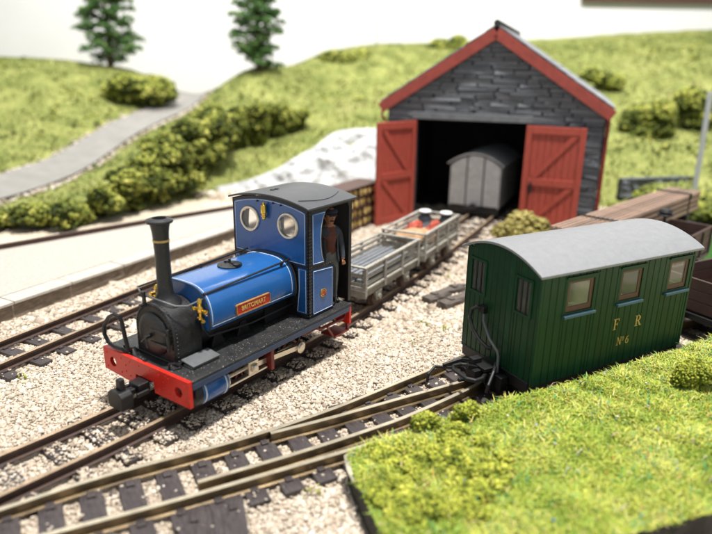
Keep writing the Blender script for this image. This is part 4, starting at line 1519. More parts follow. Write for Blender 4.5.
# facing local +x; about 1.45 tall
bv = [(0, 0, .74), (.0, 0, .88), (.01, 0, 1.02), (.02, 0, 1.13), (.03, 0, 1.21), (.04, 0, 1.27),      # pelvis, waist, chest, shoulders, neck, head base
      (0, .085, .69), (.01, .095, .40), (-.01, .10, .09), (.03, .105, .035), (.12, .115, .025),
      (0, -.085, .69), (.03, -.095, .40), (.02, -.10, .09), (.06, -.105, .035), (.15, -.115, .025),
      (.015, .15, 1.11), (.0, .205, .92), (.07, .20, .74), (.10, .19, .67),
      (.015, -.15, 1.11), (-.02, -.21, .92), (.04, -.225, .73), (.07, -.225, .66)]
be = [(0, 1), (1, 2), (2, 3), (3, 4), (4, 5), (0, 6), (6, 7), (7, 8), (8, 9), (9, 10), (0, 11), (11, 12), (12, 13), (13, 14), (14, 15),
      (3, 16), (16, 17), (17, 18), (18, 19), (3, 20), (20, 21), (21, 22), (22, 23)]
brad = [(.13, .11), (.125, .10), (.14, .11), (.12, .095), (.05, .05), (.055, .055), .085, .062, .045, .042, .032, .085, .062, .045, .042, .032,
        .066, .052, .038, .03, .066, .052, .038, .03]
bme = skin_mesh('body', bv, be, brad)
for nm in ('trousers', 'jacket', 'waistcoat', 'skin', 'black_plain'):
    bme.materials.append(M[nm])
for p in bme.polygons:
    c = p.center
    arm = abs(c.y) > .135
    if c.z > 1.19:
        mi = 3
    elif arm and c.z < .705:
        mi = 3
    elif arm and c.z > .66:
        mi = 1
    elif c.z > .80:
        mi = 1 if (c.z > 1.06 and abs(c.y) > .05) else 2
    elif c.z < .085:
        mi = 4
    else:
        mi = 0
    p.material_index = mi
body = bpy.data.objects.new('body', bme)
COL.objects.link(body)
body.parent = drv
# head with face
mb = MB()
hd_prof = [(.02, -.105), (.045, -.10), (.068, -.07), (.082, -.02), (.088, .03), (.085, .07), (.068, .105), (.03, .125)]
mb.lathe(hd_prof, Matrix.Translation((.045, 0, 1.345)) @ Matrix.Diagonal((1.08, .92, 1.08, 1)), 20)
mb.add([(.125, -.014, 1.35), (.125, .014, 1.35), (.155, .012, 1.318), (.155, -.012, 1.318), (.125, 0, 1.305)], [(0, 1, 2, 3), (3, 2, 4), (0, 3, 4), (1, 4, 2)])
for s in (1, -1):
    mb.lathe([(.005, 0), (.022, .006), (.02, .014), (.006, .018)], rotT((.045, s * .076, 1.335), (0, s, 0)) @ Matrix.Diagonal((.8, 1.3, 1, 1)), 10)
hd = mb.build('head', 'skin', drv, smooth=True)
mb = MB()
for s in (1, -1):
    mb.dome((.132, s * .032, 1.358), .010, (1, 0, 0))
mb.build('eye', 'black_plain', hd)
mb = MB().tube([(.125, -.03, 1.285), (.137, 0, 1.29), (.125, .03, 1.285)], .010, 6).build('moustache', 'hair', hd)
mb = MB().lathe([(.090, 0), (.094, .03), (.090, .06)], Matrix.Translation((.028, 0, 1.335)) @ Matrix.Diagonal((1.0, .95, 1.1, 1)), 18)
mb.build('hair', 'hair', hd, smooth=True)
mb = MB().lathe([(.098, 0), (.112, .025), (.118, .045), (.10, .07), (.05, .085)], Matrix.Translation((.035, 0, 1.385)) @ Matrix.Rotation(radians(6), 4, 'Y') @ Matrix.Diagonal((1.1, .98, 1, 1)), 20)
mb.add([(.10, -.08, 1.388), (.19, -.05, 1.372), (.205, 0, 1.368), (.19, .05, 1.372), (.10, .08, 1.388), (.10, -.08, 1.402), (.19, -.05, 1.386), (.205, 0, 1.382), (.19, .05, 1.386), (.10, .08, 1.402)],
       [(4, 3, 2, 1, 0), (5, 6, 7, 8, 9), (0, 1, 6, 5), (1, 2, 7, 6), (2, 3, 8, 7), (3, 4, 9, 8)])
mb.build('cap', 'cap', drv, smooth=True)
# jacket skirts and open fronts
mb = MB()
vs, fs = [], []
ang = np.linspace(radians(38), radians(322), 17)
for z, rx, ry in ((1.12, .118, .145), (.98, .128, .15), (.84, .138, .15), (.70, .15, .165), (.655, .155, .168)):
    for a in ang:
        vs.append((.008 + rx * cos(a), ry * sin(a), z))
for i in range(4):
    for k in range(16):
        fs.append((i * 17 + k, i * 17 + k + 1, (i + 1) * 17 + k + 1, (i + 1) * 17 + k))
mb.add(vs, fs)
jk = mb.build('jacket', 'jacket', drv, smooth=True)
so = jk.modifiers.new('thick', 'SOLIDIFY')
so.thickness = .014
# hands: palm, four fingers, thumb
for s, (hx, hy, hz_) in ((1, (.108, .188, .655)), (-1, (.078, -.225, .645))):
    vv = [(0, 0, 0), (.004, 0, -.035)]
    ee = [(0, 1)]
    rr = [.022, .026]
    for k, dy in enumerate((-.024, -.008, .008, .024)):
        L = (.03, .036, .034, .026)[k]
        i0 = len(vv)
        vv += [(.004, dy, -.052), (.012, dy, -.052 - L * .6), (.003, dy, -.052 - L)]
        ee += [(1, i0), (i0, i0 + 1), (i0 + 1, i0 + 2)]
        rr += [.0085, .0078, .0065]
    i0 = len(vv)
    vv += [(.02, -.02 * s, -.02), (.036, -.028 * s, -.045)]
    ee += [(0, i0), (i0, i0 + 1)]
    rr += [.010, .0075]
    hm = skin_mesh('hand', vv, ee, rr, 0, 1)
    hm.materials.append(M['skin'])
    h = bpy.data.objects.new('hand', hm)
    COL.objects.link(h)
    h.parent = drv
    h.location = (hx, hy, hz_ + .03)
    h.rotation_euler = (0, radians(-12), 0)

# ------------------------------------------------------------------ slate wagons
def slate_wagon(loc, hd, L, Wd, label, top=1.0, floor=.58):
    w = thing('open_wagon', (*loc, 0), hd, label, 'wagon', 'grey open wagons behind the locomotive')
    hw, hl = Wd / 2, L / 2
    for s in (1, -1):
        MB().box((-hl, s * (hw - .07) - .035, floor - .13), (hl, s * (hw - .07) + .035, floor - .005)).build('sole_bar', 'ironwork', w, bevel=.008)
    for s in (1, -1):
        MB().box((s * (hl - .03) - .035, -hw, floor - .135), (s * (hl - .03) + .035, hw, floor - .002)).build('headstock', 'ironwork', w, bevel=.008)
    nb = 7
    for k in range(nb):
        y0 = -hw + Wd * k / nb
        MB().box((-hl, y0 + .005, floor), (hl, y0 + Wd / nb - .005, floor + .03)).build('floor_plank', 'wagon', w)
    for s in (1, -1):
        for k in range(4):
            x = -hl + .035 + (L - .07) * k / 3
            MB().box((x - .028, s * (hw - .02) - .022, floor - .10), (x + .028, s * (hw - .02) + .022, top - .03)).build('post', 'wagon', w, bevel=.006)
        for z in (floor + .09, floor + .21, floor + .32):
            MB().box((-hl + .01, s * (hw - .062) - .018, z - .032), (hl - .01, s * (hw - .062) + .018, z + .032)).build('side_rail', 'wagon', w, bevel=.006)
        MB().box((-hl - .01, s * (hw - .03) - .035, top - .035), (hl + .01, s * (hw - .03) + .035, top)).build('top_rail', 'wagon', w, bevel=.008)
        for z in (floor + .09, floor + .25):
            MB().box((s * (hl - .03) - .018, -hw + .09, z - .032), (s * (hl - .03) + .018, hw - .09, z + .032)).build('end_rail', 'wagon', w, bevel=.006)
        MB().box((s * (hl - .03) - .035, -hw + .068, top - .034), (s * (hl - .03) + .035, hw - .068, top - .002)).build('top_rail', 'wagon', w, bevel=.008)
    for x in (-L * .26, L * .26):
        wheels(w, x, .17, 'rust')
        for s in (1, -1):
            mb = MB().prism([[(-x - .13, floor - .13), (-x + .13, floor - .13), (-x + .065, .27), (-x - .065, .27)]], -.03, .03, PLANE_Y(s * (hw - .05)))
            mb.tube([(x, s * (hw - .02), .34), (x, s * (hw + .02), .34)], .05, 10)
            mb.build('axle_guard', 'ironwork', w, bevel=.008)
    for s in (1, -1):
        coupling(w, s * hl, s, .44, 'ironwork')
    return w


W1 = (.31, 10.90)
H1 = radians(60.5)
slate_wagon(W1, H1, 2.2, .92, 'grey timber open wagon loaded with slate slabs, coupled behind the locomotive')
W2 = (1.42, 12.95)
H2 = radians(62.5)
slate_wagon(W2, H2, 2.05, .98, 'grey timber open wagon carrying sacking and red cloth outside the shed doors', 1.04, .60)
Rw = Matrix.Translation((*W1, 0)) @ Matrix.Rotation(H1, 4, 'Z')
for k in range(14):
    row, i = divmod(k, 7)
    L = random.uniform(1.55, 1.9)
    mb = MB().box((-L / 2, -.04, 0), (L / 2, .04, .085))
    o = mb.build('slate_slab', 'slate', bevel=.008)
    y = -.31 + .103 * i + random.uniform(-.008, .008)
    o.matrix_world = Rw @ Matrix.Translation((random.uniform(-.06, .06), y, .612 + row * .088)) @ Matrix.Rotation(random.uniform(-.008, .008), 4, 'Z')
    tag(o, 'long grey slate slab lying lengthwise inside the nearer open wagon', 'slab', 'slate slabs in the open wagon')
Rw = Matrix.Translation((*W2, 0)) @ Matrix.Rotation(H2, 4, 'Z')


def lumpy(name, M4, rx, ry, rz, mat, label, cat, seed, group=None, rough=.28):
    me = bpy.data.meshes.new(name)
    bm = bmesh.new()
    bmesh.ops.create_icosphere(bm, subdivisions=3, radius=1)
    for v in bm.verts:
        d = 1 + rough * noise.noise(v.co * 1.6 + Vector((seed, 0, 0))) + rough * .6 * noise.noise(v.co * 4 + Vector((0, seed, 0)))
        v.co = Vector((v.co.x * rx, v.co.y * ry, max(v.co.z, -.55) * rz)) * d
    for f_ in bm.faces:
        f_.smooth = True
    bm.to_mesh(me)
    bm.free()
    me.materials.append(M[mat])
    o = link_mesh(name, me)
    o.matrix_world = M4
    return tag(o, label, cat, group)


lumpy('sack', Rw @ Matrix.Translation((-.55, .02, .80)), .40, .32, .19, 'sack', 'tan sack lying at the near end of the farther open wagon', 'sack', 2)
lumpy('sack', Rw @ Matrix.Translation((-.1, -.16, .74)), .30, .22, .16, 'sack', 'tan sack half under the red cloth bundles in the farther wagon', 'sack', 8)
lumpy('cloth_bundle', Rw @ Matrix.Translation((-.02, .17, .88)), .30, .12, .11, 'orange', 'orange red cloth bundle in the wagon, farther from the coach', 'cloth', 5, None, .8)
lumpy('cloth_bundle', Rw @ Matrix.Translation((.14, -.20, .88)), .34, .11, .11, 'orange', 'orange red cloth bundle in the wagon, beside the rail nearer the coach', 'cloth', 12, None, .8)
lumpy('coal_heap', Rw @ Matrix.Translation((.5, .0, .72)), .38, .34, .16, 'darkcan', 'dark heap at the far end of the wagon below the white lidded cans', 'heap', 4)
for (x, y), lab in (((.80, .26), 'dark round can with white lid at the wagon end, nearer the open left door'), ((.86, -.22), 'dark round can with white lid at the wagon end, nearer the pale van')):
    t = thing('can', (0, 0, 0), 0, lab, 'can', 'white lidded cans in the wagon')
    t.matrix_world = Rw @ Matrix.Translation((x, y, .63))
    MB().lathe([(.13, 0), (.15, .02), (.15, .28), (.11, .36), (.11, .42)], None, 20).build('body', 'darkcan', t, smooth=True)
    MB().lathe([(.125, .42), (.14, .43), (.14, .455), (.115, .47), (.05, .48)], None, 24).build('lid', 'white', t, smooth=True)

# ------------------------------------------------------------------ van in the shed
VH = radians(65.5)
van = thing('covered_van', (3.36, 17.55, 0), VH, 'pale grey planked van with curved roof standing inside the dark shed', 'van')
VW, VL, VZ0, VZ1 = .73, 2.6, .27, 1.53
for x, nm in ((0, 'end_panel'), (VL, 'end_panel')):
    nb = 3
    for k in range(nb):
        y0, y1 = -VW + 2 * VW * k / nb + .022, -VW + 2 * VW * (k + 1) / nb - .022
        pr = [(y0, VZ0 + .14)] + [(y1, VZ0 + .14)] + [(y, VZ1 + .30 * (1 - (y / VW) ** 2)) for y in np.linspace(y1, y0, 6)]
        MB().prism([pr], -.02, .02, PLANE_X(x)).build('plank', 'vangrey', van, bevel=.01)
    MB().prism([[(-VW, VZ0), (VW, VZ0), (VW, VZ1)] + [(y, VZ1 + .29 * (1 - (y / VW) ** 2)) for y in np.linspace(VW - .05, -VW + .05, 9)] + [(-VW, VZ1)]], -.012, .012, PLANE_X(x + (.03 if x == 0 else -.03))).build(nm, 'darkcan', van)
MB().box((.0, -VW, VZ0), (VL, -VW + .04, VZ1)).build('side', 'vangrey', van)
MB().box((.0, VW - .04, VZ0), (VL, VW, VZ1)).build('side', 'vangrey', van)
rp = [(y, VZ1 + .03 + .32 * (1 - (y / (VW + .08)) ** 2)) for y in np.linspace(-VW - .08, VW + .08, 17)]
MB().sweep(rp + [(y, z + .04) for y, z in rp[::-1]], [-.08, VL + .08]).build('roof', 'vangrey', van, smooth=True)
MB().box((-.04, -VW - .01, VZ0 - .1), (VL + .04, VW + .01, VZ0 + .10)).build('underframe', 'black_plain', van, bevel=.01)
for x in (.6, 2.0):
    wheels(van, x, .17, 'black_plain')
coupling(van, -.02, -1, .42)

# ------------------------------------------------------------------ green coach
CHD = .4914
coach = thing('railway_coach', (2.1866, 6.835, 0), CHD, 'small dark green planked coach lettered F R No 6 with grey roof', 'coach')
KL, KW, KZ0, KZ1 = 2.845, 1.40, .42, 1.865
KR = .19            # roof rise
WIN = [(.43, .91), (1.375, 1.80), (2.32, 2.745)]      # side windows in x
WZ0, WZ1 = 1.30, 1.755
EWIN = [(.14, .41), (1.0, 1.29)]                        # end windows in y
# inner shell (floor, partition backing) and boards
sidep = bpy.data.objects.new('side', None)
COL.objects.link(sidep)
sidep.parent = coach


def board(parent, u0, u1, z0, z1, axis, at, thick=.034, name='board'):
    mb = MB()
    g = .005
    c = .007
    # chamfered outer edges so each board shows its joint
    a, b_ = u0 + g * .5, u1 - g * .5
    if axis == 'x':       # board on the near side (y = at, outward -y)
        vs = [(a, at + thick, z0), (b_, at + thick, z0), (b_, at + thick, z1), (a, at + thick, z1),
              (a, at + c, z0), (b_, at + c, z0), (b_, at + c, z1), (a, at + c, z1),
              (a + c, at, z0), (b_ - c, at, z0), (b_ - c, at, z1), (a + c, at, z1)]
    else:                 # board on the front end (x = at, outward -x)
        vs = [(at + thick, a, z0), (at + thick, b_, z0), (at + thick, b_, z1), (at + thick, a, z1),
              (at + c, a, z0), (at + c, b_, z0), (at + c, b_, z1), (at + c, a, z1),
              (at, a + c, z0), (at, b_ - c, z0), (at, b_ - c, z1), (at, a + c, z1)]
    fs = [(0, 1, 2, 3), (8, 9, 10, 11), (4, 5, 9, 8), (5, 6, 10, 9), (6, 7, 11, 10), (7, 4, 8, 11), (0, 4, 5, 1), (1, 5, 6, 2), (2, 6, 7, 3), (3, 7, 4, 0)]
    mb.add(vs, fs)
    return mb.build(name, 'green', parent)


def board_run(parent, lo, hi, n, wins, axis, at, ztop):
    cuts = sorted(set([round(lo + (hi - lo) * k / n, 4) for k in range(n + 1)] + [w for ww in wins for w in ww]))
    # drop slivers next to window edges
    res = [cuts[0]]
    for c in cuts[1:]:
        if c - res[-1] < .035:
            iswin = any(abs(c - w) < 1e-6 for ww in wins for w in ww)
            if iswin and len(res) > 1:
                res[-1] = c
            elif c == cuts[-1]:
                res[-1] = c
            continue
        res.append(c)
    for a, b_ in zip(res[:-1], res[1:]):
        m = (a + b_) / 2
        zt = ztop(m)
        if any(w0 - 1e-4 < m < w1 + 1e-4 for w0, w1 in wins):
            board(parent, a, b_, KZ0, WZ0, axis, at)
            board(parent, a, b_, WZ1, zt, axis, at)
        else:
            board(parent, a, b_, KZ0, zt, axis, at)


board_run(sidep, .045, KL - .045, 24, WIN, 'x', 0.0, lambda m: KZ1)
for x0, x1 in ((0, .045), (KL - .045, KL)):
    MB().box((x0, -.006, KZ0), (x1, .04, KZ1)).build('corner_post', 'green', coach, bevel=.008)
endp = bpy.data.objects.new('end', None)
COL.objects.link(endp)
endp.parent = coach
ez = lambda y: KZ1 + KR * (1 - ((y - KW / 2) / (KW / 2)) ** 2) + .012
board_run(endp, .045, KW, 13, EWIN, 'y', 0.0, ez)
# far side and rear end, far openings cut larger and lower to brighten the near panes
far = MB().prism([[(0, KZ0), (KL, KZ0), (KL, KZ1), (0, KZ1)]] + [[(a - .1, .84), (b_ + .1, .84), (b_ + .1, WZ1), (a - .1, WZ1)] for a, b_ in WIN], -.035, 0, Matrix(((1, 0, 0, 0), (0, 0, 1, KW), (0, 1, 0, 0), (0, 0, 0, 1))))
far.build('far_side', ('green',), coach)
MB().prism([[(.04, KZ0), (KL - .04, KZ0), (KL - .04, KZ1 - .03), (.04, KZ1 - .03)]] + [[(a - .1, .84), (b_ + .1, .84), (b_ + .1, WZ1), (a - .1, WZ1)] for a, b_ in WIN], -.008, 0, Matrix(((1, 0, 0, 0), (0, 0, 1, KW - .038), (0, 1, 0, 0), (0, 0, 0, 1)))).build('inner_lining', 'cream_in', coach)
rear = [(0, KZ0), (KW, KZ0), (KW, KZ1)] + [(y, ez(y)) for y in np.linspace(KW - .05, .05, 9)] + [(0, KZ1)]
MB().prism([rear] + [[(a, WZ0), (b_, WZ0), (b_, WZ1), (a, WZ1)] for a, b_ in EWIN], -.03, 0, PLANE_X(KL)).build('rear_end', 'green', coach)
MB().box((.04, .04, KZ0 + .02), (KL - .04, KW - .04, KZ0 + .06)).build('floor', 'black_plain', coach)
mb = MB().box((.1, .12, .5), (KL - .1, .45, .78)).box((.1, KW - .45, .5), (KL - .1, KW - .12, .78))
mb.build('seat', 'cream_in', coach, bevel=.02)
MB().box((.04, .045, KZ1 - .03), (KL - .04, KW - .045, KZ1 - .015)).build('ceiling', 'cream_in', coach)
for px_ in (1.12, 2.06):
    MB().box((px_, .05, KZ0 + .1), (px_ + .03, KW - .05, 1.15)).build('partition_screen', 'cream_in', coach)
MB().box((.12, .05, KZ0 + .1), (.14, KW - .05, KZ1 - .03)).build('partition_screen', 'black_plain', coach)  # black board added behind the end windows to keep their panes dark
# side windows: outer frame, brown sash, pane, sill
for a, b_ in WIN:
    w = MB().prism([[(a - .02, WZ0 - .0), (b_ + .02, WZ0), (b_ + .02, WZ1 + .02), (a - .02, WZ1 + .02)], [(a + .015, WZ0 + .03), (b_ - .015, WZ0 + .03), (b_ - .015, WZ1 - .02), (a + .015, WZ1 - .02)]],
                   .003, .05, Matrix(((1, 0, 0, 0), (0, 0, 1, -.006), (0, 1, 0, 0), (0, 0, 0, 1)))).build('window', 'green', coach, bevel=.003)
    MB().prism([[(a + .016, WZ0 + .031), (b_ - .016, WZ0 + .031), (b_ - .016, WZ1 - .021), (a + .016, WZ1 - .021)], [(a + .06, WZ0 + .10), (b_ - .07, WZ0 + .10), (b_ - .07, WZ1 - .05), (a + .06, WZ1 - .05)]],
               .012, .036, Matrix(((1, 0, 0, 0), (0, 0, 1, 0), (0, 1, 0, 0), (0, 0, 0, 1)))).build('sash', 'brownframe', w, bevel=.004)
    MB().box((a + .058, .02, WZ0 + .098), (b_ - .068, .028, WZ1 - .048)).build('pane', 'paneglass', w)
    MB().box((a - .03, -.045, WZ0 - .035), (b_ + .03, .01, WZ0 + .002)).build('sill', 'bluesill', w, bevel=.006)
    MB().box((a - .03, -.022, WZ1 + .022), (b_ + .03, .0, WZ1 + .045)).build('drip', 'green', w, bevel=.004)
for a, b_ in EWIN:
    T = Matrix(((0, 0, 1, 0), (1, 0, 0, 0), (0, 1, 0, 0), (0, 0, 0, 1)))
    w = MB().prism([[(a - .025, WZ0 - .02), (b_ + .025, WZ0 - .02), (b_ + .025, WZ1 + .02), (a - .025, WZ1 + .02)], [(a + .012, WZ0 + .012), (b_ - .012, WZ0 + .012), (b_ - .012, WZ1 - .012), (a + .012, WZ1 - .012)]],
                   -.014, .045, T).build('window', 'green', coach)
    MB().box((.015, a + .005, WZ0 + .005), (.023, b_ - .005, WZ1 - .005)).build('pane', 'paneglass', w)
    for k in range(2):
        y = a + (b_ - a) * (k + 1) / 3
        MB().tube([(.006, y, WZ0), (.006, y, WZ1)], .011, 6).build('bar', 'black_plain', w)
# roof
rpw = KW / 2 + .06
rp = [(KW / 2 + y, KZ1 - .012 + (KR + .02) * (1 - (y / rpw) ** 2)) for y in np.linspace(-rpw, rpw, 29)]
MB().sweep(rp + [(y, z + .035) for y, z in rp[::-1]], [-.07, KL + .07]).build('roof', 'coachroof', coach, bevel=.006, smooth=True)
# frame, buffers, running gear
MB().box((.0, .06, KZ0 - .11), (KL, .13, KZ0 - .002)).build('sole_bar', 'black_plain', coach, bevel=.006)
MB().box((.0, KW - .13, KZ0 - .11), (KL, KW - .06, KZ0 - .002)).build('sole_bar', 'black_plain', coach, bevel=.006)
MB().box((-.015, .04, KZ0 - .12), (.05, KW - .04, KZ0 + .03)).build('headstock', 'black_plain', coach, bevel=.008)
MB().box((KL - .05, .04, KZ0 - .12), (KL + .015, KW - .04, KZ0 + .06)).build('headstock', 'black_plain', coach, bevel=.008)
cc = bpy.data.objects.new('running_gear', None)
COL.objects.link(cc)
cc.parent = coach
cc.location = (0, KW / 2 - .0, 0)
for x in (.62, 2.2):
    for s in (1, -1):
        mb = MB()
        wheel(mb, x, s * .36, ZR + .19, .19)
        mb.build('wheel', 'black_plain', cc, smooth=True)
        MB().prism([[(-x - .15, .40), (-x + .15, .40), (-x + .07, .26), (-x - .07, .26)]], -.03, .03, PLANE_Y(s * .52)).build('axle_guard', 'black_plain', cc, bevel=.006)
# end fittings: brake pipe hose and stanchion
mb = MB().tube([(-.03, .98, 1.13), (-.09, 1.02, 1.15), (-.13, 1.07, 1.10), (-.14, 1.09, .98), (-.13, 1.03, .84), (-.11, .90, .72), (-.09, .74, .66), (-.06, .70, .66)], .026, 8)
mb.box((-.07, .90, 1.08), (0, 1.02, 1.17))
mb.build('hose', 'black', coach, smooth=True)
mb = MB().tube([(-.03, .94, 1.12), (-.06, .90, .98), (-.09, .72, .80), (-.10, .54, .70), (-.10, .51, .64), (-.10, .51, .30)], .020, 8)
mb.build('handrail', 'grey_plate', coach, smooth=True)
# draw gear at the visible end
mb = MB()
yc = KW / 2 - .02
mb.box((-.26, yc - .13, .26), (0, yc + .15, .48)).box((-.40, yc - .09, .29), (-.26, yc + .09, .45)).box((-.34, yc + .02, .45), (-.2, yc + .12, .56)).box((-.22, yc - .2, .20), (-.06, yc - .08, .42))
mb.tube([(-.20, yc - .09, .40), (-.38, yc - .22, .41), (-.50, yc - .23, .41), (-.56, yc - .14, .41), (-.56, yc + .14, .41), (-.50, yc + .23, .41), (-.38, yc + .22, .41), (-.20, yc + .09, .40)], .03, 6)
mb.beam((-.2, yc, .40), (-.46, yc, .50), .05, .06)
mb.box((-.30, yc - .16, .44), (-.16, yc + .16, .49))
mb.tube([(-.5, yc + .26, .37), (-.72, yc + .34, .40), (-.85, yc + .30, .34), (-.86, yc + .30, .22)], .022, 6)
mb.tube([(-.15, yc + .2, .36), (-.34, yc + .30, .38), (-.52, yc + .25, .37)], .024, 6)
mb.tube([(-.62, yc + .30, .42), (-.35, yc + .27, .46), (-.12, yc + .23, .40)], .025, 6)
mb.box((-.16, yc - .32, .22), (-.04, yc - .2, .40)).tube([(-.06, yc - .1, .5), (-.2, yc - .22, .46), (-.34, yc - .3, .34), (-.36, yc - .3, .24)], .026, 6)
mb.tube([(-.1, yc + .1, .3), (-.3, yc + .12, .24), (-.5, yc + .1, .26)], .03, 6)
mb.build('coupling', 'black_plain', coach, bevel=.006)
mb = MB().tube([(KL + .02, .30, .55), (KL + .28, .30, .58), (KL + .30, .30, .66), (KL + .30, .30, 1.12), (KL + .26, .30, 1.18), (KL + .05, .30, 1.2)], .028, 8)
mb.build('hose', 'black_plain', coach, smooth=True)


# gold serif lettering on the side, drawn stroke by stroke
def glyph(parts, x, z, h, name='letter'):
    """parts: polygons in unit box (width as given), placed on the coach side"""
    mb = MB()
    for lp in parts:
        mb.prism([[(x + u * h, z + v * h) for u, v in lp]], -.0035, .0, Matrix(((1, 0, 0, 0), (0, 0, 1, -.0005), (0, 1, 0, 0), (0, 0, 0, 1))))
    return mb.build(name, 'gold', sidep)


R_ = lambda x0, y0, x1, y1: [(x0, y0), (x1, y0), (x1, y1), (x0, y1)]


def arc_poly(cx, cy, rx, ry, a0, a1, t0, t1, n=12):
    o_, i_ = [], []
    for k in range(n + 1):
        a = radians(a0 + (a1 - a0) * k / n)
        w = t0 + (t1 - t0) * abs(sin(pi * k / n))
        o_.append((cx + rx * cos(a), cy + ry * sin(a)))
        i_.append((cx + (rx - w) * cos(a), cy + (ry - w * .7) * sin(a)))
    return o_ + i_[::-1]


GF = [R_(.12, .0, .27, 1), R_(.02, 0, .37, .06), R_(.02, .94, .68, 1), R_(.27, .47, .5, .53), R_(.62, .76, .68, .94), R_(.46, .38, .51, .62)]
GR = [R_(.12, .0, .27, 1), R_(.02, 0, .37, .06), R_(.02, .94, .4, 1), R_(.27, .46, .42, .52), arc_poly(.38, .73, .30, .27, 90, -90, .06, .15), [(.36, .48), (.50, .48), (.80, .0), (.62, .0)], R_(.60, 0, .86, .06)]
GN = [R_(.08, 0, .14, 1), R_(.0, 0, .24, .06), R_(.0, .94, .2, 1), [(.06, 1), (.22, 1), (.72, 0), (.58, 0)], R_(.64, 0, .70, 1), R_(.56, .94, .80, 1)]
GO = [arc_poly(.16, .78, .14, .20, 0, 360, .05, .05, 18), R_(.03, .46, .29, .51)]
G6 = [arc_poly(.28, .30, .27, .30, 0, 360, .11, .11, 20), arc_poly(.62, .42, .60, .56, 105, 185, .05, .12, 10)]
glyph(GF, 1.36, .925, .155)
glyph(GR, 1.78, .905, .155)
glyph(GN, 1.475, .685, .115)
glyph(GO, 1.475 + .098, .685, .115)
glyph(G6, 1.645, .68, .115)

# ------------------------------------------------------------------ timber load, its flat wagon and neighbours
TD = radians(45)
tw0 = Vector((4.05, 11.30))
flat = thing('flat_wagon', (3.98, 10.98, 0), TD, 'dark flat wagon carrying the long brown timber stack', 'wagon')
MB().box((.3, -.36, .62), (5.6, .36, .74)).build('deck', 'black_plain', flat, bevel=.01)
MB().box((.2, -.42, .50), (.32, .42, .70)).box((5.55, -.42, .50), (5.67, .42, .70)).build('headstock', 'black_plain', flat, bevel=.01)
for x in (1.0, 5.0):
    MB().box((x - .1, -.42, .74), (x + .1, .42, .98)).build('bolster', 'black_plain', flat, bevel=.01)
for x in (.8, 1.4, 4.6, 5.2):
    wheels(flat, x, .17, 'black_plain')
Rt = Matrix.Translation((3.98, 10.98, 0)) @ Matrix.Rotation(TD, 4, 'Z')
PLANK = MB().prism([[(-.037, .012), (-.028, 0), (.028, 0), (.037, .012), (.037, .062), (.022, .100), (-.022, .100), (-.037, .062)]], 0, 6.05, Matrix(((0, 0, 1, 0), (1, 0, 0, 0), (0, 1, 0, 0), (0, 0, 0, 1)))).mesh('timber_plank', 'timber')
for lay in range(4):
    for k in range(8):
        y = -.37 + .0925 * k + .046
        Lx = 6.05
        o = link_mesh('timber_plank', PLANK)
        o.matrix_world = Rt @ Matrix.Translation((-.25 + random.uniform(-.05, .05), y, .985 + lay * .120))
        tag(o, 'long sawn brown plank in the %s layer of the strapped timber stack' % ('bottom', 'second lowest', 'second highest', 'top')[lay], 'plank', 'planks of the timber stack')
for x in (.95, 5.0):
    mb = MB().tube([(x, -.385, .98), (x, -.385, 1.475), (x, .385, 1.475), (x, .385, .98)], .02, 4, closed=True)
    mb.box((x - .03, -.41, 1.36), (x + .03, -.375, 1.47))
    o = mb.build('strap', 'black_plain')
    o.matrix_world = Rt
    tag(o, 'dark strap round the timber stack, the end nearer the shed' if x < 2 else 'dark strap round the timber stack, at its far end by the grass', 'strap', 'straps round the timber stack')


def open_wagon_red(loc, hd, label, L=1.9, Wd=.98, top=1.05):
    w = thing('open_wagon', (*loc, 0), hd, label, 'wagon')
    hw = Wd / 2
    for s in (1, -1):
        for k in range(3):
            z = .5 + k * .18
            MB().box((0, s * (hw - .02) - .025, z + .004), (L, s * (hw - .02) + .025, z + .176)).build('side_plank', 'rustred', w, bevel=.006)
        for x in (.1, L * .5, L - .1):
            MB().box((x - .03, s * (hw + .022) - .015, .46), (x + .03, s * (hw + .022) + .015, top)).build('strap', 'black_plain', w)
    for x in (0.025, L - .025):
        for k in range(3):
            z = .5 + k * .18
            MB().box((x - .025, -hw + .048, z + .004), (x + .025, hw - .048, z + .176)).build('end_plank', 'rustred', w, bevel=.006)
    MB().box((.05, -hw + .05, .47), (L - .05, hw - .05, .5)).build('floor', 'darkwood', w)
    MB().box((-.03, -hw - .005, .36), (L + .03, hw + .005, .467)).build('underframe', 'black_plain', w, bevel=.008)
    for x in (.45, L - .45):
        wheels(w, x, .15, 'black_plain')
        for s in (1, -1):
            MB().prism([[(-x - .13, .36), (-x + .13, .36), (-x + .06, .24), (-x - .06, .24)]], -.03, .03, PLANE_Y(s * (hw - .04))).build('axle_guard', 'black_plain', w)
    coupling(w, -.03, -1, .40)
    return w


open_wagon_red((5.38, 9.42), CHD, 'rust red open wagon coupled to the far end of the green coach', 1.9, 1.05, 1.06)
wr = open_wagon_red((6.45, 12.35), TD, 'rust red open wagon between the green coach and the timber stack, with brake knob', 1.3, .9, 1.0)
mb = MB().tube([(-.1, .1, .4), (-.1, .1, 1.42)], .03, 8)
mb.lathe([(.06, 0), (.12, .02), (.13, .06), (.10, .11), (.04, .13)], Matrix.Translation((-.1, .1, 1.40)), 18)
mb.lathe([(.15, 0), (.16, .015), (.15, .03)], Matrix.Translation((-.1, .1, 1.385)), 18)
mb.build('brake_handle', 'black_plain', wr, smooth=True)

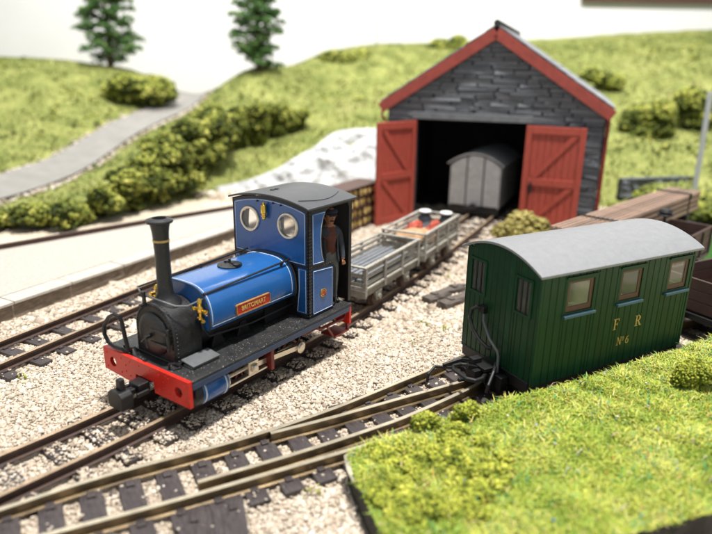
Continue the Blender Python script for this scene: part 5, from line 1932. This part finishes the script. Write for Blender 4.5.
# ------------------------------------------------------------------ log stack beside the shed
lo_, hi_ = Vector((-.55, 15.05)), Vector((.62, 17.1))
ld = (hi_ - lo_)
ll = ld.length
ld.normalize()
la = math.atan2(ld.y, ld.x)
rack = thing('log_rack', (lo_.x, lo_.y, 0), la, 'dark plank rack holding rows of pale cut logs beside the left shed door', 'rack')
for k in range(5):
    MB().box((-.05, -.02, .05 + k * .27), (ll + .05, .7, .09 + k * .27)).build('shelf_board', 'darkwood', rack, bevel=.006)
Rl = Matrix.Translation((lo_.x, lo_.y, 0)) @ Matrix.Rotation(la, 4, 'Z')
lm = MB().lathe([(.100, 0), (.104, .012), (.104, .62), (.1, .63)], rotT((0, 0, 0), (0, 1, 0)), 12)
lm = MB()
lm.lathe([(.104, 0.01), (.106, .62)], rotT((0, 0, 0), (0, 1, 0)), 12, 0, caps=False)
lm.lathe([(.02, .0), (.1, .0), (.104, .01)], rotT((0, 0, 0), (0, 1, 0)), 12, 1)
lme = lm.mesh('log', ('logbark', 'logend'))
for r in range(4):
    nlog = 10
    for k in range(nlog):
        o = link_mesh('log', lme)
        o.matrix_world = Rl @ Matrix.Translation((.11 + (ll - .2) * k / (nlog - 1) + random.uniform(-.015, .015), random.uniform(-.03, .03), .197 + r * .27)) @ Matrix.Rotation(random.random() * 6, 4, 'Y') @ Matrix.Scale(random.uniform(.80, .93), 4)
        tag(o, 'pale yellow cut log in the %s row of the rack beside the shed' % ('bottom', 'second lowest', 'second highest', 'top')[r], 'log', 'logs in the rack')

# ------------------------------------------------------------------ plants
def plant(name, blobs, per, size, mat, label, cat, rng, core=True, shell=.55, freq=2.2, group=None):
    x0, y0 = blobs[0][0], blobs[0][1]
    root = thing(name, (0, 0, 0), 0, label, cat, group)
    P = foam_points(blobs, per, rng, shell)
    zmin = np.array([H(a, b_) for a, b_ in P[:, :2]]) if len(P) < 6000 else height(P[:, 0], P[:, 1])
    P = P[P[:, 2] > zmin - .1]
    k = len(P)
    sz = rng.uniform(.6, 1.35, k) * size
    nz = np.array([noise.noise((a * freq, b_ * freq, c * freq)) for a, b_, c in P])
    t = np.clip(.42 + nz * .6 + rng.normal(0, .24, k), 0, 1)
    o = lumps('foliage', P, sz, mat, rng, .9, .4, 'ico' if k < 9000 else 'octa', t, root)
    o['kind'] = 'stuff'
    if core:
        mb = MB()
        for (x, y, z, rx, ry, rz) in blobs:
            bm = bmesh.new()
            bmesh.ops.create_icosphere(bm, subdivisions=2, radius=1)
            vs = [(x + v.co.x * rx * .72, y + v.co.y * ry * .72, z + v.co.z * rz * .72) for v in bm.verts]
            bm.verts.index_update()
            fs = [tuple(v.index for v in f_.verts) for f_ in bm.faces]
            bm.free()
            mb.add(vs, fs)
        c = mb.build('dark_core', mat, root, smooth=True)  # solid blobs in the darkest tint, shade painted into the foliage gaps
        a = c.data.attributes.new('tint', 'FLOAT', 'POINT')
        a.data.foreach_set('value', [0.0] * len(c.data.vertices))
    return root


# hedge climbing from the platform to the hill
hp = catmull([(-9.6, 15.6, 0), (-8.0, 16.0, 0), (-6.9, 17.3, 0), (-6.1, 19.4, 0), (-5.6, 21.6, 0), (-4.9, 24, 0), (-3.6, 26.4, 0), (-2.8, 27.3, 0)], .42)
hb = []
hs = [.5, .85, 1.35, 1.85, 1.95, 1.8, 1.45, 1.2]
for i, p in enumerate(hp):
    t = i / (len(hp) - 1) * 7
    k = min(int(t), 6)
    hgt = hs[k] + (hs[k + 1] - hs[k]) * (t - k)
    zb = H(p.x, p.y)
    for q in range(7):
        r = random.uniform(.22, .50) * (.6 + hgt * .26)
        hb.append((p.x + random.uniform(-.5, .5) * (.5 + hgt * .4), p.y + random.uniform(-.45, .45), zb + random.uniform(.12, max(.16, hgt - r * .65)), r, r, r * .85))
plant('hedge', hb, 92, .062, 'hedgefoam', 'thick olive green hedge running up between the road and the rails', 'hedge', RNG)
for blobs, lab in (
        ([(-10.5 + random.uniform(-1.5, 1.4), 29.9 + random.uniform(-.9, .9), 2.75 + random.uniform(-.4, .45), .7, .6, .55) for _ in range(18)], 'olive green bush clump on the left hill beside the grey road'),
        ([(11.5 + random.uniform(-.6, .6), 24.8 + random.uniform(-.4, .4), 2.2 + random.uniform(-.5, .5), .6, .5, .5) for _ in range(8)], 'round olive bush on the grass slope right of the shed roof'),
        ([(14.0 + random.uniform(-1.0, 1.2), 25.8 + random.uniform(-.5, .5), 2.5 + random.uniform(-.8, 1.1), .65, .55, .6) for _ in range(13)], 'tall olive bush on the grass slope at the right edge'),
        ([(11.7 + random.uniform(-.9, .9), 31.5, 3.75 + random.uniform(-.2, .3), .5, .5, .4) for _ in range(6)], 'small bush high on the hill above the right shed eave'),
        ([(5.5 + random.uniform(-.8, .8), 39, 5.4 + random.uniform(-.1, .3), .6, .5, .5) for _ in range(5)], 'low bush on the skyline just behind the shed ridge'),
        ([(9.8 + random.uniform(-1.6, 1.8), 17.9 + random.uniform(-.8, .8), .25 + random.uniform(0, .25), .55, .5, .3) for _ in range(14)], 'low yellow green bushes on the ground right of the shed'),
        ([(-.2 + random.uniform(-1.9, 1.5), 36.5 + random.uniform(-.6, .6), 4.5 + random.uniform(-.1, .2), .6, .5, .4) for _ in range(7)], 'low bush on the hilltop left of the shed roof')):
    plant('bush', blobs, 110, .085, 'hedgefoam', lab, 'bush', RNG)
plant('bush', [(3.98 + random.uniform(-.42, .5), 14.8 + random.uniform(-.3, .3), .22 + random.uniform(0, .42), .28, .26, .24) for _ in range(15)], 230, .05, 'olivefoam', 'yellow olive bush at the foot of the right shed door', 'bush', RNG)


# trees
def tree(loc, hgt, wid, label, seed):
    rnd = random.Random(seed)
    rng = np.random.default_rng(seed)
    x, y = loc
    z0 = H(x, y) - .1
    t = thing('tree', (x, y, z0), 0, label, 'tree')
    mb = MB().tube([(0, 0, 0), (.04, .02, hgt * .3), (-.03, 0, hgt * .65), (0, 0, hgt * .96)], [.16, .12, .075, .02], 8)
    tips = []
    for k in range(46):
        f_ = .06 + .90 * k / 45
        a = k * 2.4 + rnd.uniform(-.4, .4)
        r = wid / 2 * (1.0 - .55 * max(0, f_ - .5) / .5) * rnd.uniform(.45, 1.0) * (.6 if f_ < .14 else 1)
        zb = hgt * f_
        e = (r * cos(a), r * sin(a), zb + rnd.uniform(.05, .3))
        mb.tube([(0, 0, zb - .15), (e[0] * .5, e[1] * .5, zb + .02), e], [.05, .035, .012], 5)
        tips += [e, (e[0] * .62 + rnd.uniform(-.15, .15), e[1] * .62 + rnd.uniform(-.15, .15), e[2] + rnd.uniform(-.1, .14))]
    mb.build('trunk', 'bark', t, smooth=True)
    tips.append((0, 0, hgt))
    for k in range(60):
        f_ = rnd.uniform(.05, .98)
        r = wid / 2 * (1.0 - .5 * max(0, f_ - .55) / .45) * sqrt(rnd.random()) * .95
        a = rnd.uniform(0, 2 * pi)
        tips.append((r * cos(a), r * sin(a), hgt * f_))
    blobs = [(a, b_, c, rnd.uniform(.26, .42), rnd.uniform(.26, .42), rnd.uniform(.18, .3)) for a, b_, c in tips]
    P = foam_points(blobs, 46, rng, .3)
    nz = np.array([noise.noise((a * 2, b_ * 2, c * 2)) for a, b_, c in P])
    L = rng.uniform(.04, .085, len(P))
    o = lumps('crown', P, L, 'leaf', rng, .6, .5, 'octa', np.clip(.45 + nz * .5 + rng.normal(0, .2, len(P)), 0, 1), t)
    return t


tree((-12.6, 32.8), 5.4, 3.0, 'dark green tree on the crest of the left hill', 3)
tree((-4.95, 31.8), 4.9, 2.5, 'dark green tree above the hedge, left of the shed', 9)

# pale rock cutting
base = catmull([(-5.0, 20.5, 0), (-3.6, 21.0, 0), (-1.8, 21.7, 0), (.7, 22.5, 0), (3.2, 23.6, 0)], .16)
topc = catmull([(-5.0, 20.9, .15), (-3.4, 21.9, .45), (-1.75, 23.2, 1.25), (-.5, 24.4, 1.85), (3.2, 25.0, 1.9)], .16)
NU, NV = 90, 16
V, F = [], []
for i in range(NU):
    bi = base[int(i / (NU - 1) * (len(base) - 1))]
    ti = topc[int(i / (NU - 1) * (len(topc) - 1))]
    for k in range(NV):
        f_ = k / (NV - 1)
        q = bi.lerp(ti, f_)
        q.z = ti.z * (f_ ** .75) + .0
        e = sin(pi * min(1, f_ * 1.05)) ** .5 if 0 < f_ < 1 else 0
        n1 = noise.noise((q.x * 1.6, q.y * 1.6, q.z * 2.4)) + .6 * noise.noise((q.x * 4, q.y * 4, q.z * 5)) + .3 * noise.noise((q.x * 9, q.y * 9, q.z * 10))
        q = q + Vector((-.08, -.22, .12)) * n1 * (.2 + e)
        V.append((q.x, q.y, q.z - (.1 if k in (0,) else 0)))
for i in range(NU - 1):
    for k in range(NV - 1):
        F.append((i * NV + k, (i + 1) * NV + k, (i + 1) * NV + k + 1, i * NV + k + 1))
mb = MB()
mb.add(V, F)
tag(mb.build('rock_cutting', 'rock'), 'pale grey white rock face between the hedge and the shed', 'rock')
P = []
for _ in range(260):
    i = random.randrange(len(base))
    x, y = base[i].x + random.gauss(0, .35), base[i].y - abs(random.gauss(0, .5))
    P.append((x, y, H(x, y) + .02))
tag(lumps('rock_rubble', P, RNG.uniform(.04, .16, len(P)), 'ballast', RNG), 'pale loose rubble along the foot of the rock face', 'rubble', kind='stuff')

# low stone wall right of the shed, grey post, green box
sw = thing('stone_wall', (8.75, 20.4, -.28), radians(14), 'low dark stone wall on the grass right of the shed', 'wall')
for r in range(4):
    x = 0
    while x < 2.5:
        L = random.uniform(.3, .55)
        o = link_mesh('stone', random.choice(stone_meshes), sw, (x + L / 2, 0, .52 + r * .16), (0, random.uniform(-.02, .02), 0), (L * .97, .3, .155))
        x += L
MB().box((0, .0, .2), (2.6, .13, 1.05)).build('core', 'mortar', sw)
po = MB().tube([(11.02, 20.0, .2), (11.0, 20.0, 1.9), (10.95, 20.0, 3.6)], .085, 10).build('post', 'galv', smooth=True)
tag(po, 'grey leaning post at the right edge beyond the timber stack', 'post')
gb = thing('crate', (8.0, 13.55, 0), TD, 'bright green box at the right edge behind the rust red wagon', 'box')
MB().box((0, 0, 0), (.7, .6, .55)).build('body', 'greenbox', gb, bevel=.02)
MB().box((-.02, -.02, .552), (.72, .62, .60)).build('lid', 'greenbox', gb, bevel=.015)

# ------------------------------------------------------------------ grass bank in the foreground
bankL = [(-.06, 5.50), (.02, 5.20), (.12, 4.85), (.26, 4.35), (.42, 3.8)]
bank_poly = [(-.06, 5.50), (.35, 5.78), (.9, 6.05), (1.5, 6.34), (2.25, 6.66), (3.2, 7.17), (4.7, 7.98), (6.4, 8.9), (8.0, 9.75), (8.8, 8.6), (5.4, 6.0), (3.9, 5.0), (3.15, 4.53), (2.45, 4.30), (1.95, 4.10), (1.6, 3.7), (.42, 3.8), (.26, 4.35), (.12, 4.85), (.02, 5.20)]


def bank_z(x, y):
    d = max(0, x - .2)
    return .32 + .13 * min(1, d / 2.0) + .03 * noise.noise((x * 1.3, y * 1.3, 0)) + .03 * min(1, max(0, d - 2) / 3)


from mathutils.geometry import delaunay_2d_cdt
BP = [Vector(p) for p in bank_poly]
E_ = [(i, (i + 1) % len(BP)) for i in range(len(BP))]
inner_pts = [Vector((x + random.uniform(-.05, .05), y + random.uniform(-.05, .05))) for x in np.arange(-.1, 8.8, .22) for y in np.arange(3.7, 9.8, .22)]


def in_poly(x, y, poly=bank_poly):
    c = False
    n = len(poly)
    for i in range(n):
        x0, y0 = poly[i]
        x1, y1 = poly[(i + 1) % n]
        if (y0 > y) != (y1 > y) and x < (x1 - x0) * (y - y0) / (y1 - y0) + x0:
            c = not c
    return c


inner_pts = [p for p in inner_pts if in_poly(p.x, p.y)]
res = delaunay_2d_cdt(BP + inner_pts, E_, [list(range(len(BP)))], 1, 1e-4)
mb = MB()
V = [(p.x, p.y, bank_z(p.x, p.y)) for p in res[0]]
mb.add(V, [tuple(f_) for f_ in res[2]])
bank = thing('grass_bank', (0, 0, 0), 0, 'raised bright green grass bank in front of the green coach', 'grass bank')
mb.build('turf', 'banktop', bank, smooth=True)
mb = MB()
n = len(bank_poly)
cut = []
for i in range(n):
    a, b_ = bank_poly[i], bank_poly[(i + 1) % n]
    m = max(1, int(sqrt((a[0] - b_[0]) ** 2 + (a[1] - b_[1]) ** 2) / .2))
    for k in range(m):
        cut.append((a[0] + (b_[0] - a[0]) * k / m, a[1] + (b_[1] - a[1]) * k / m))
vs, fs = [], []
for x, y in cut:
    zt = bank_z(x, y) - .002
    for z, j in ((zt, 0), (zt * .6, .03), (zt * .25, .02), (-.06, .0)):
        vs.append((x + random.uniform(-j, j), y + random.uniform(-j, j), z))
n = len(cut)
for i in range(n):
    j = (i + 1) % n
    for k in range(3):
        fs.append((i * 4 + k, i * 4 + k + 1, j * 4 + k + 1, j * 4 + k))
mb.add(vs, fs)
mb.build('edge', 'bankside', bank)
mb = MB()
rim = [(x, y, bank_z(x, y) - .01) for x, y in bankL[:2]] + [(-.06, 5.50, .28)]
mb.tube([(.40, 5.80, .29), (.1, 5.62, .29), (-.05, 5.51, .29), (-.02, 5.33, .27), (.02, 5.18, .24)], [.02, .03, .05, .045, .02], 6)
mb.build('plaster_rim', 'bankrim', bank)


def points_in(n, x0, x1, y0, y1, test):
    out = []
    while len(out) < n:
        u = RNG.uniform(x0, x1, 4000)
        v = RNG.uniform(y0, y1, 4000)
        out += [(a, b_) for a, b_ in zip(u, v) if test(a, b_)]
    return out[:n]


NEARPOLY = [p for p in bank_poly]
gp = np.array(points_in(125000, -.1, 7.0, 3.7, 9.0, in_poly))
gzv = np.array([bank_z(a, b_) for a, b_ in gp])
cl = np.array([noise.noise((a * 3.1, b_ * 3.1, 5)) for a, b_ in gp])
ln = (.05 + .075 * np.clip(cl + .35, 0, 1)) * RNG.uniform(.55, 1.25, len(gp))
tt = np.clip(.48 + .45 * np.array([noise.noise((a * 1.5, b_ * 1.5, 8)) for a, b_ in gp]) + cl * .25 + RNG.normal(0, .22, len(gp)), 0, 1)
bl = blades('grass', np.column_stack([gp, gzv - .015]), ln, .0062, 'turf', RNG, 1.3, tt, bank)
bl['kind'] = 'stuff'
# coloured flecks scattered in the grass
fp = np.array(points_in(2400, 0, 6, 3.9, 8.6, in_poly))
fz = np.array([bank_z(a, b_) for a, b_ in fp]) + RNG.uniform(.05, .12, len(fp))
fl = blades('coloured_fibres', np.column_stack([fp, fz - .07]), RNG.uniform(.05, .10, len(fp)), .0055, 'fibre', RNG, 1.5, RNG.random(len(fp)), bank)
fl['kind'] = 'stuff'
fp = np.array(points_in(150, 0, 6, 3.9, 8.6, in_poly))
fz = np.array([bank_z(a, b_) for a, b_ in fp]) + RNG.uniform(.03, .08, len(fp))
fl = lumps('flower_flecks', np.column_stack([fp, fz]), RNG.uniform(.006, .018, len(fp)), 'fleck', RNG, .7, .6, 'octa', RNG.random(len(fp)), bank)
fl['kind'] = 'stuff'
# foam undergrowth on the left part of the bank
fb = []
for a, b_ in points_in(92, .15, 1.75, 4.3, 6.3, lambda a, b_: in_poly(a, b_) and in_poly(a, b_ + .12) and (a - .75) ** 2 / .62 + (b_ - 5.3) ** 2 / .8 < 1):
    r = random.uniform(.06, .15)
    fb.append((a, b_, bank_z(a, b_) + random.uniform(-.02, .05), r, r * random.uniform(.7, 1.2), r * .62))
for a, b_ in ((.72, 5.90), (.80, 5.95), (.86, 5.92), (1.32, 6.16), (1.2, 6.1)):
    fb.append((a, b_, bank_z(a, b_) + .10, .10, .10, .10))
plant('undergrowth', fb, 1500, .019, 'bankfoam', 'olive green spongy undergrowth on the left end of the grass bank', 'undergrowth', RNG, freq=9)
plant('bush', [(4.15 + random.uniform(-.12, .2), 6.75 + random.uniform(-.12, .15), bank_z(4.1, 6.8) + random.uniform(.04, .22), .14, .14, .13) for _ in range(8)], 2600, .013, 'bankfoam', 'small olive tuft on the grass bank at the right edge', 'bush', RNG, freq=9)

# ------------------------------------------------------------------ ballast
RP = np.array([(p.x, p.y) for q in RAIL_PATHS for p in catmull([(a.x, a.y) for a in q[::1]], .06)]) if False else None
seg = []
for q in RAIL_PATHS:
    for a, b_ in zip(q[:-1], q[1:]):
        m = max(1, int((b_ - a).length / .05))
        for k in range(m):
            p = a.lerp(b_, k / m)
            seg.append((p.x, p.y))
RP = np.array(seg)
# coarse raster of rail proximity for speed
RES = .02
X0, Y0 = -9.5, 3.0
GW, GH = int(20 / RES), int(17 / RES)
near = np.full((GH, GW), False)
for dx in range(-3, 4):
    for dy in range(-3, 4):
        if dx * dx + dy * dy <= 9:
            ix = ((RP[:, 0] - X0) / RES).astype(int) + dx
            iy = ((RP[:, 1] - Y0) / RES).astype(int) + dy
            ok = (ix >= 0) & (ix < GW) & (iy >= 0) & (iy < GH)
            near[iy[ok], ix[ok]] = True
stain = np.full((GH, GW), False)
for dx in range(-8, 9, 2):
    for dy in range(-8, 9, 2):
        if dx * dx + dy * dy <= 64:
            ix = ((RP[:, 0] - X0) / RES).astype(int) + dx
            iy = ((RP[:, 1] - Y0) / RES).astype(int) + dy
            for ex in (0, 1):
                for ey in (0, 1):
                    ok = (ix + ex >= 0) & (ix + ex < GW) & (iy + ey >= 0) & (iy + ey < GH)
                    stain[iy[ok] + ey, ix[ok] + ex] = True
slp = np.full((GH, GW), False)
for (x, y, a, w, l) in SLEEPERS:
    for u in np.arange(-w / 2, w / 2 + .001, RES * .7):
        for v in np.arange(-l / 2, l / 2 + .001, RES * .7):
            px, py = x + u * cos(a) - v * sin(a), y + u * sin(a) + v * cos(a)
            ix, iy = int((px - X0) / RES), int((py - Y0) / RES)
            if 0 <= ix < GW and 0 <= iy < GH:
                slp[iy, ix] = True

bur = np.full((GH, GW), False)
for (x, y, a, w, l) in BURIED:
    for u in np.arange(-w / 2, w / 2 + .001, RES * .7):
        for v in np.arange(-.30, .301, RES * .7):
            px, py = x + u * cos(a) - v * sin(a), y + u * sin(a) + v * cos(a)
            ix, iy = int((px - X0) / RES), int((py - Y0) / RES)
            if 0 <= ix < GW and 0 <= iy < GH:
                bur[iy, ix] = True
    for v in list(np.arange(-.64, -.36, RES * .7)) + list(np.arange(.36, .64, RES * .7)):
        for u in np.arange(-w / 2, w / 2 + .001, RES * .7):
            px, py = x + u * cos(a) - v * sin(a), y + u * sin(a) + v * cos(a)
            ix, iy = int((px - X0) / RES), int((py - Y0) / RES)
            if 0 <= ix < GW and 0 <= iy < GH:
                bur[iy, ix] = True
plat_poly = [fr[0], fr[3], bk[3], bk[0]]


def ballast_band(y0, y1, spacing, size, base, layers):
    Pm, Sz = [], []
    for lay in range(layers):
        gx_, gy_ = np.meshgrid(np.arange(-9, 9.5, spacing), np.arange(y0, y1, spacing))
        x = gx_.ravel() + RNG.uniform(-.6, .6, gx_.size) * spacing
        y = gy_.ravel() + RNG.uniform(-.6, .6, gx_.size) * spacing
        k = (np.abs(x) < y * .66 + 1.0)
        x, y = x[k], y[k]
        # keep off platform (front line), bank, shed inside
        fx, fy = fr[1]
        side = (x - fx) * (-fd.y) + (y - fy) * fd.x
        k = side < -.04
        k &= ~((y > 13) & (x > 8.0))
        x, y = x[k], y[k]
        ix, iy = ((x - X0) / RES).astype(int), ((y - Y0) / RES).astype(int)
        ok = (ix >= 0) & (ix < GW) & (iy >= 0) & (iy < GH)
        x, y, ix, iy = x[ok], y[ok], ix[ok], iy[ok]
        nr, ns = near[iy, ix], slp[iy, ix]
        nb_ = bur[iy, ix]
        keep = ~nr & ~(ns & (RNG.random(len(x)) > .04)) & ~(nb_ & (RNG.random(len(x)) > .62))
        ns = ns | nb_
        x, y, ns = x[keep], y[keep], ns[keep]
        inb = np.array([in_poly(a, b_ + .03) for a, b_ in zip(x, y)]) if y0 < 10 else np.zeros(len(x), bool)
        x, y, ns = x[~inb], y[~inb], ns[~inb]
        nz = np.array([noise.noise((a * .9, b_ * .9, 2)) for a, b_ in zip(x, y)])
        z = -.014 + .018 * nz + (.008 if lay else 0) + RNG.uniform(-.008, .008, len(x)) + ns * .062
        Pm.append(np.column_stack([x, y, z]))
        Sz.append(size * np.exp(RNG.normal(0, .34, len(x))) * np.where(ns, .8, 1))
    P = np.concatenate(Pm)
    s_ = np.concatenate(Sz)
    tn_ = np.array([noise.noise((a * .7, b_ * .7, 7)) for a, b_ in P[:, :2]])
    t = np.clip(RNG.beta(3.2, 2.2, len(P)) + tn_ * .12, 0, 1)
    st_ = stain[np.clip(((P[:, 1] - Y0) / RES).astype(int), 0, GH - 1), np.clip(((P[:, 0] - X0) / RES).astype(int), 0, GW - 1)]
    t = np.where(st_, t * RNG.uniform(.55, 1.0, len(P)), t)
    dark = RNG.random(len(P)) < .03
    t[dark] *= RNG.random(dark.sum()) * .5
    o = lumps('ballast', P, s_, 'ballast', RNG, .72, .48, base, t)
    tag(o, {4.0: 'pale cream ballast stones around the turnout and the locomotive', 9.4: 'pale ballast stones between the wagons and the green coach', 13.4: 'pale ballast stones in front of the shed'}[y0], 'ballast', kind='stuff')
    return len(P)


n1 = ballast_band(4.0, 9.4, .0365, .0228, 'octa', 2)
n2 = ballast_band(9.4, 13.4, .056, .0335, 'octa', 2)
n3 = ballast_band(13.4, 19.5, .075, .050, 'octa', 1)
# small green weeds and dark crumbs on the ballast
P, sz = [], []
for x, y in ((-3.35, 4.85), (-4.55, 7.6), (1.15, 9.7), (1.5, 9.5), (-.4, 5.3), (.9, 9.0), (1.9, 12.2)):
    for _ in range(14):
        P.append((x + random.gauss(0, .05), y + random.gauss(0, .05), .03 + random.uniform(0, .03)))
        sz.append(random.uniform(.008, .016))
tag(lumps('weeds', P, sz, 'bankfoam', RNG, 1, .4), 'tiny green weed tufts scattered on the pale ballast', 'weeds', kind='stuff')
print('ballast', n1, n2, n3, 'stones', count)
